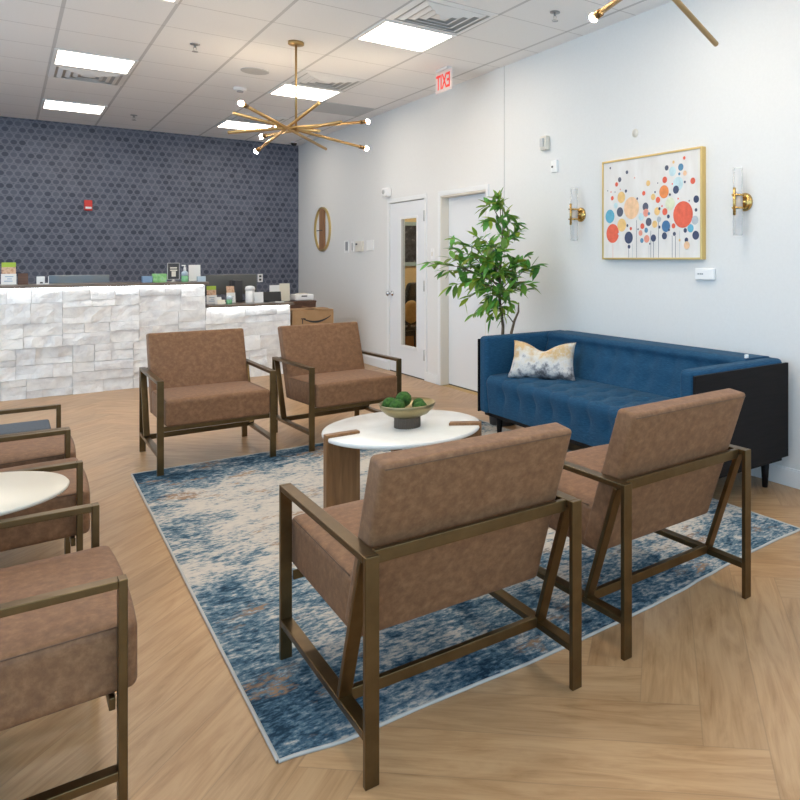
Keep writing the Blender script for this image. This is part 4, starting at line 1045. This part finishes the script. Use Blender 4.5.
STEMS = [(0.393,-0.256,7),(0.213,-0.289,5),(0.171,-0.26,10),(0.127,-0.088,4),(-0.003,-0.274,10),(-0.023,-0.17,4),(-0.051,-0.246,5),(-0.102,-0.109,4),(-0.237,-0.21,5),(-0.268,-0.213,5),(-0.307,-0.178,10)]
f = MB(); ih = hh - fw_; iw = hw - fw_
f.box(-dp + 0.008, -dp + 0.02, -iw, iw, -ih, ih)
xf = -dp + 0.0075
sy = (iw - 0.004) / 0.497
for y, z, k_ in STEMS:
    y *= sy; wv = 0.004 if k_ in (4, 5) else 0.003
    q = f.bm.faces.new([f.bm.verts.new(p) for p in ((xf, y - wv / 2, -ih), (xf, y + wv / 2, -ih), (xf, y + wv / 2, z), (xf, y - wv / 2, z))]); q.material_index = k_ + 1
for i, (y, z, r_, k_) in enumerate(DOTS):
    y = max(-iw + r_, min(iw - r_, y * sy)); xx = xf - 0.0002 - i * 0.00003; nn = 28 if r_ > 0.02 else 14
    q = f.bm.faces.new([f.bm.verts.new((xx, y + r_ * math.cos(2 * PI * a / nn), z + r_ * math.sin(2 * PI * a / nn))) for a in range(nn)]); q.material_index = k_ + 1
f.build('canvas', ['canvas'] + ['art%d' % i for i in range(len(ART))], t, recalc=False)

# glass tube sconces
def sconce(y, label):
    t = wall_thing('wall_sconce', label, 'sconce', y, 1.708, 'brass and glass wall sconces beside the painting')
    MB().lathe([(0.058, 0), (0.058, -0.010), (0.050, -0.020), (0.030, -0.026), (0.012, -0.030), (0.010, -0.045)], 36, (0, 0, 0), 'x').build('backplate', 'brass', t)
    tx = -0.074
    MB().lathe([(0.031, -0.21), (0.031, 0.21), (0.0275, 0.21), (0.0275, -0.21)], 28, (tx, 0, 0)).build('glass_tube', 'tube', t)
    for z in (-0.040, 0.040):
        MB().lathe([(0.0325, z - 0.006), (0.0365, z - 0.006), (0.0365, z + 0.006), (0.0325, z + 0.006)], 28, (tx, 0, 0)).tube([(-0.0435, 0, z), (-0.024, 0, z * 0.6)], 0.007, 10).build('clamp_ring', 'brass', t)
    MB().lathe([(0.0005, -0.087), (0.0095, -0.085), (0.0095, 0.085), (0.0005, 0.087)], 18, (tx - 0.034, 0, 0)).lathe([(0.026, -0.040), (0.026, 0.040)], 24, (tx, 0, 0)).build('socket_rod', 'brass', t)
    for z in (-0.04, 0.04): MB().tube([(tx - 0.056, 0, z), (tx - 0.044, 0, z)], 0.005, 8).build('thumbscrew', 'brass', t)
sconce(4.495, 'brass wall sconce with clear glass tube left of the painting')
sconce(2.838, 'brass wall sconce with clear glass tube right of the painting')

# ------------------------------------------------------------------ ceiling things
def tile_c(ix, iy): return (TX0 + TSX * (ix + 0.5), TY0 + TSY * (iy + 0.5))
def ceiling_light(ix, iy, label):
    x, y = tile_c(ix, iy)
    t = thing('ceiling_light', label, 'ceiling light', (x, y, CZ), 0, 'square ceiling light panels')
    a, b_ = 0.304, 0.276
    f = MB()
    for x0, x1, y0, y1 in ((-a, a, -a, -b_), (-a, a, b_, a), (-a, -b_, -b_, b_), (b_, a, -b_, b_)): f.box(x0, x1, y0, y1, -0.010, -0.0005)
    f.build('frame', 'white', t)
    MB().box(-b_, b_, -b_, b_, -0.007, -0.0005).build('diffuser', 'diffuser', t)
LT = [(0, 0, 'square lit ceiling panel at left, with a louvered vent just behind it'), (0, 4, 'small lit ceiling panel at far left, closest to the navy wall'),
      (0, -4, 'lit ceiling panel at the top left edge, only its corner in view'),
      (3, -4, 'largest lit ceiling panel at top centre, beside the front louvered vent'), (3, 0, 'lit ceiling panel directly behind the gold chandelier rod'),
      (3, 4, 'lit ceiling panel furthest back near the corner, left of chandelier')]
for ix, iy, lb in LT: ceiling_light(ix, iy, lb)
for n_, (ix, iy) in enumerate(((0, -8), (3, -8), (-3, -4), (-3, 0), (-3, 4), (0, -12), (3, -12), (-3, -8))):
    ceiling_light(ix, iy, 'square lit ceiling panel outside the picture, %s' % ('over the front of the room', 'over the near right chairs', 'over the left side', 'over the far left side', 'over the left end of reception', 'above the entrance glazing', 'above the right entrance glazing', 'over the left front corner')[n_])
def vent(ix, iy, label):
    x, y = tile_c(ix, iy); t = thing('ceiling_vent', label, 'vent', (x, y, CZ), 0, 'louvered ceiling vents')
    MB().box(-0.29, 0.29, -0.29, 0.29, -0.003, -0.0005).build('backing', 'lightgrey', t)
    for k_, (o_, i_) in enumerate(((0.304, 0.262), (0.240, 0.205), (0.180, 0.145), (0.120, 0.085), (0.060, 0.0))):
        f = MB(); zo, zi = -0.004 - 0.004 * (k_ > 0), -0.022
        def sq(a, z): return [f.bm.verts.new((sx * a, sy_ * a, z)) for sx, sy_ in ((-1, -1), (1, -1), (1, 1), (-1, 1))]
        A, B, C_, D_ = sq(o_, zo), sq(i_ if i_ else 0.005, zi if k_ else -0.012), sq(o_, zo + 0.003), sq(i_ if i_ else 0.005, (zi if k_ else -0.012) + 0.003)
        for i in range(4):
            j_ = (i + 1) % 4
            for p_, q_ in ((A, B), (C_, D_), (A, C_), (B, D_)): f.bm.faces.new((p_[i], p_[j_], q_[j_], q_[i]))
        f.build('outer_frame' if k_ == 0 else 'louver', 'white', t)
vent(0, 1, 'louvered ceiling vent behind the left lit panel')
vent(3, -5, 'large louvered ceiling vent at top centre beside the biggest light')
vent(3, -1, 'louvered ceiling vent just right of the chandelier rod')
vent(3, 3, 'louvered ceiling vent behind the chandelier arms, before the furthest light')
x, y = tile_c(4, 1); t = thing('return_grille', 'flat grey perforated return grille near the right wall', 'grille', (x, y, CZ))
MB().box(-0.296, 0.296, -0.296, 0.296, -0.006, -0.0005).build('grille_plate', 'lightgrey', t)
f = MB()
for k_ in range(24): f.box(-0.285, 0.285, -0.28 + k_ * 0.0237, -0.274 + k_ * 0.0237, -0.008, -0.0062)
f.build('grille_slats', 'lightgrey', t)
def sprinkler(x, y, label):
    t = thing('sprinkler', label, 'sprinkler', (x, y, CZ), 0, 'ceiling sprinklers')
    MB().lathe([(0.038, -0.0005), (0.036, -0.007), (0.014, -0.012)], 24).build('escutcheon', 'steel', t)
    MB().tube([(0, 0, -0.012), (0, 0, -0.03)], 0.010, 10).bar((-0.012, 0, -0.03), (-0.006, 0, -0.062), 0.004, 0.004).bar((0.012, 0, -0.03), (0.006, 0, -0.062), 0.004, 0.004).build('frame', 'steel', t)
    MB().lathe([(0.024, -0.066), (0.024, -0.063)], 16).build('deflector', 'steel', t)
sprinkler(1.226, 6.725, 'ceiling sprinkler left of the chandelier rod')
sprinkler(1.242, 10.529, 'small ceiling sprinkler near the navy wall')
sprinkler(3.088, 4.175, 'ceiling sprinkler at the top, right of the large vent')
t = thing('ceiling_speaker', 'round white ceiling speaker left of the chandelier rod', 'speaker', (1.844, 7.323, CZ)); MB().lathe([(0.125, -0.0005), (0.125, -0.005), (0.118, -0.008)], 40).build('rim', 'lightgrey', t); MB().lathe([(0.117, -0.0012), (0.117, -0.0075), (0.0005, -0.0075)], 40).build('grille', 'lightgrey', t)
t = thing('smoke_detector', 'small white smoke detector on ceiling behind round speaker', 'smoke detector', (1.906, 8.152, CZ)); MB().lathe([(0.065, -0.0005), (0.065, -0.02), (0.05, -0.03)], 32).build('base', 'white', t); MB().lathe([(0.032, -0.0305), (0.03, -0.045), (0.0005, -0.048)], 24).build('sensor', 'grey', t)
t = thing('dome_camera', 'small dark dome camera on ceiling in the far corner', 'camera', (3.43, 11.40, CZ)); MB().lathe([(0.055, -0.0005), (0.055, -0.015)], 28).build('mount', 'white', t); MB().lathe([(0.045, -0.0155), (0.042, -0.035), (0.025, -0.054), (0.0005, -0.060)], 28).build('dome', 'black', t)

# exit sign, read from its back through the panel
t = thing('exit_sign', 'pale red-lettered exit sign hanging from the ceiling near the right wall', 'sign', (3.20, 6.095, CZ))
MB().box(-0.03, 0.03, -0.11, 0.11, -0.022, -0.0005).build('ceiling_canopy', 'white', t, 0.003)
MB().box(-0.006, 0.006, -0.155, 0.155, -0.215, -0.0225).build('panel', 'exitpanel', t, 0.002)
cu = bpy.data.curves.new('exit_text', 'FONT'); cu.body = 'EXIT'; cu.size = 0.185; cu.align_x = 'CENTER'; cu.extrude = 0.0012; cu.offset = 0.003
to = bpy.data.objects.new('tmp_text', cu); COL.objects.link(to); bpy.context.view_layer.update()
me = bpy.data.meshes.new_from_object(to.evaluated_get(bpy.context.evaluated_depsgraph_get())); bpy.data.objects.remove(to)
wid = max(v.co.x for v in me.vertices) - min(v.co.x for v in me.vertices); sxx = 0.27 / wid
for v in me.vertices: v.co = V((-0.0075 - v.co.z, v.co.x * sxx, v.co.y * 1.05 - 0.185))
me.materials.clear(); me.materials.append(M['exitred'])
lo = bpy.data.objects.new('lettering', me); COL.objects.link(lo); lo.parent = t

# chandeliers
RODS = [((0.349, 0.298, -0.088), (-0.508, -0.46, 0.061)), ((-0.49, -0.051, 0.069), (0.633, 0.161, -0.063)), ((-0.531, -0.079, -0.092), (0.59, 0.03, 0.144)),
        ((0.019, -0.504, 0.142), (-0.14, 0.604, -0.109)), ((0.137, -0.652, -0.013), (-0.127, 0.464, -0.002)), ((-0.003, -0.57, -0.088), (0.015, 0.56, 0.102))]
def make_chandelier(label, loc, RODS=RODS):
    t = thing('chandelier', label, 'chandelier', loc, 0, 'brass sputnik chandeliers')
    hz = 2.422 - CZ
    MB().lathe([(0.062, -0.0005), (0.062, -0.022), (0.055, -0.026), (0.012, -0.028)], 32).build('canopy', 'brass_soft', t)
    MB().tube([(0, 0, -0.028), (0, 0, hz + 0.02)], 0.0085, 14).build('drop_rod', 'brass_soft', t)
    MB().lathe([(0.012, hz + 0.03), (0.022, hz + 0.02), (0.022, hz - 0.02), (0.012, hz - 0.03)], 20).build('hub', 'brass_soft', t)
    for a, b_ in RODS:
        a, b_ = V(a) + V((0, 0, hz)), V(b_) + V((0, 0, hz)); d_ = (b_ - a).normalized()
        r_ = MB().tube([a, b_], 0.0125, 12).build('arm', 'brass_soft', t)
        MB().tube([b_ - d_ * 0.035, b_ + d_ * 0.018], 0.0175, 14).build('socket', 'brass_dark', r_)
        MB().ball(b_ + d_ * 0.036, 0.020, 3).build('bulb', 'bulb', r_)
    return t
ch1 = make_chandelier('gold branching chandelier with glowing bulbs hanging at the centre left', (1.860, 6.127, CZ))
RODS2 = [((0.527, 0.167, -0.134), (-0.55, -0.12, 0.13)), ((-0.12, -0.58, 0.02), (0.16, 0.537, 0.01)), ((-0.531, -0.079, -0.092), (0.59, 0.03, 0.144)),
         ((0.137, -0.652, -0.013), (0.09, 0.53, 0.09)), ((-0.003, -0.57, -0.088), (0.015, 0.56, 0.102)), ((-0.30, -0.45, 0.10), (0.42, 0.40, 0.14))]
make_chandelier('gold chandelier at the top right, only two arm ends in view', (1.860, 1.880, CZ), RODS2)

# ------------------------------------------------------------------ office seen through the door glass
t = thing('framed_board', 'dark framed board on the tan wall seen through the door glass', 'board', (4.95, RY1, 1.30))
MB().box(-0.5, 0.5, -0.02, 0, 0, 0.58).build('board', noisemat('board_print', [(0.4, (0.02, 0.022, 0.03)), (0.62, (0.06, 0.06, 0.075)), (0.72, (0.20, 0.20, 0.22))], 16, 0.4), t)
f = MB(); f.box(-0.55, 0.55, -0.035, 0, -0.06, 0.0).box(-0.55, 0.55, -0.035, 0, 0.58, 0.64).box(-0.55, -0.5, -0.035, 0, 0, 0.58).box(0.5, 0.55, -0.035, 0, 0, 0.58); f.build('frame', 'frost', t)
t = thing('office_chair', 'black office chair back seen through the glazed door', 'chair', (4.47, 9.35, 0), 0.5)
MB().rbox((0.24, 0.04, 0.30), 0.12 if False else 0.039, Matrix.Translation((0, 0.0, 0.72)), lambda p: V((p.x * (1 - 0.35 * max(0, p.z / 0.3) ** 3), p.y, p.z)), 8).build('backrest', 'black', t)
MB().rbox((0.24, 0.23, 0.04), 0.035, Matrix.Translation((0, 0.26, 0.45)), None, 6).build('seat', 'black', t)
MB().tube([(0, 0.26, 0.07), (0, 0.26, 0.41)], 0.025, 14).build('column', 'darkgrey', t)
for k_ in range(5):
    a = 2 * PI * k_ / 5; MB().bar((0, 0.26, 0.075), (0.27 * math.cos(a), 0.26 + 0.27 * math.sin(a), 0.035), 0.03, 0.03, (0, 0, 1)).ball((0.27 * math.cos(a), 0.26 + 0.27 * math.sin(a), 0.024), 0.024, 2).build('caster_leg', 'darkgrey', t)
t = thing('round_back_chair', 'tan round backed chair in front of the black office chair', 'chair', (4.06, 8.62, 0), 0.45)
MB().lathe([(0.0005, -0.03), (0.11, -0.03), (0.142, -0.02), (0.150, 0), (0.142, 0.02), (0.11, 0.03), (0.0005, 0.03)], 40, (0, 0, 0.665), 'y').build('backrest', 'tanpad', t)
MB().rbox((0.20, 0.19, 0.03), 0.025, Matrix.Translation((0, 0.22, 0.44)), None, 6).build('seat', 'black', t)
MB().bar((0, 0.035, 0.45), (0, 0.035, 0.62), 0.05, 0.012).build('back_bracket', 'black', t)
for sx in (-0.16, 0.16):
    for sy_ in (0.07, 0.37): MB().tube([(sx, sy_, 0), (sx * 0.95, sy_, 0.412)], 0.011, 10).build('leg', 'black', t)
t = thing('low_cabinet', 'low wooden cabinet behind the round backed chair in the office', 'cabinet', (4.62, 10.18, 0))
MB().box(-0.7, 0.7, -0.25, 0.25, 0, 0.62).build('body', 'walnut', t); MB().box(-0.72, 0.72, -0.27, 0.26, 0.621, 0.65).build('cabinet_top', 'walnut', t); MB().box(-0.12, 0.10, -0.254, -0.2505, 0.20, 0.42).build('niche', 'black', t)

t = thing('office_fill_panel', 'unseen glowing panel added to light the office beyond the glazed door', 'ceiling light', (4.9, 9.3, 2.70))
MB().box(-0.3, 0.3, -0.3, 0.3, -0.008, -0.0005).build('diffuser', mat('warm_fill_glow', (1, 1, 1), 0.5, emit=(1.0, 0.85, 0.62), estr=30), t)  # unseen emitter added to brighten the office behind the glass

# ------------------------------------------------------------------ light, world, camera
wd = bpy.data.worlds.new('daylight'); SC.world = wd; wd.use_nodes = True
bg = wd.node_tree.nodes['Background']; bg.inputs['Color'].default_value = (0.50, 0.76, 1.0, 1); bg.inputs['Strength'].default_value = 3.1
def portal(name, loc, rot, sx_, sy_):
    l = bpy.data.lights.new(name, 'AREA'); l.shape = 'RECTANGLE'; l.size = sx_; l.size_y = sy_; l.cycles.is_portal = True
    o = bpy.data.objects.new(name, l); COL.objects.link(o); o.location = loc; o.rotation_euler = rot
for s0, s1 in FW: portal('window_daylight', ((s0 + s1) / 2, FY - 0.14, 1.45), (PI / 2, 0, 0), s1 - s0, 2.6)
for s0, s1 in LW: portal('window_daylight', (LX - 0.14, (s0 + s1) / 2, 1.625), (PI / 2, 0, -PI / 2), s1 - s0, 2.25)

P_, V1, V2, HY = 595.0, 5.0, 1450.0, 259.0
fpx = math.sqrt((P_ - V1) * (V2 - P_)); yaw = math.atan((P_ - V1) / fpx)
cam = bpy.data.cameras.new('camera'); co = bpy.data.objects.new('camera', cam); COL.objects.link(co)
cam.sensor_width = 36; cam.sensor_fit = 'HORIZONTAL'; cam.lens = fpx * 36 / 800
cam.shift_x = (400 - P_) / 800; cam.shift_y = (HY - 400) / 800; cam.clip_start = 0.05
co.location = (0, 0, 1.35); co.rotation_euler = (PI / 2, 0, -yaw)
SC.camera = co
vs_ = SC.view_settings; vs_.view_transform = 'Standard'; vs_.look = 'None'; vs_.gamma = 1; vs_.exposure = 0.03; vs_.use_curve_mapping = False
SC.cycles.max_bounces = 10; SC.cycles.transparent_max_bounces = 12; SC.cycles.sample_clamp_indirect = 6
SC.cycles.use_denoising = True
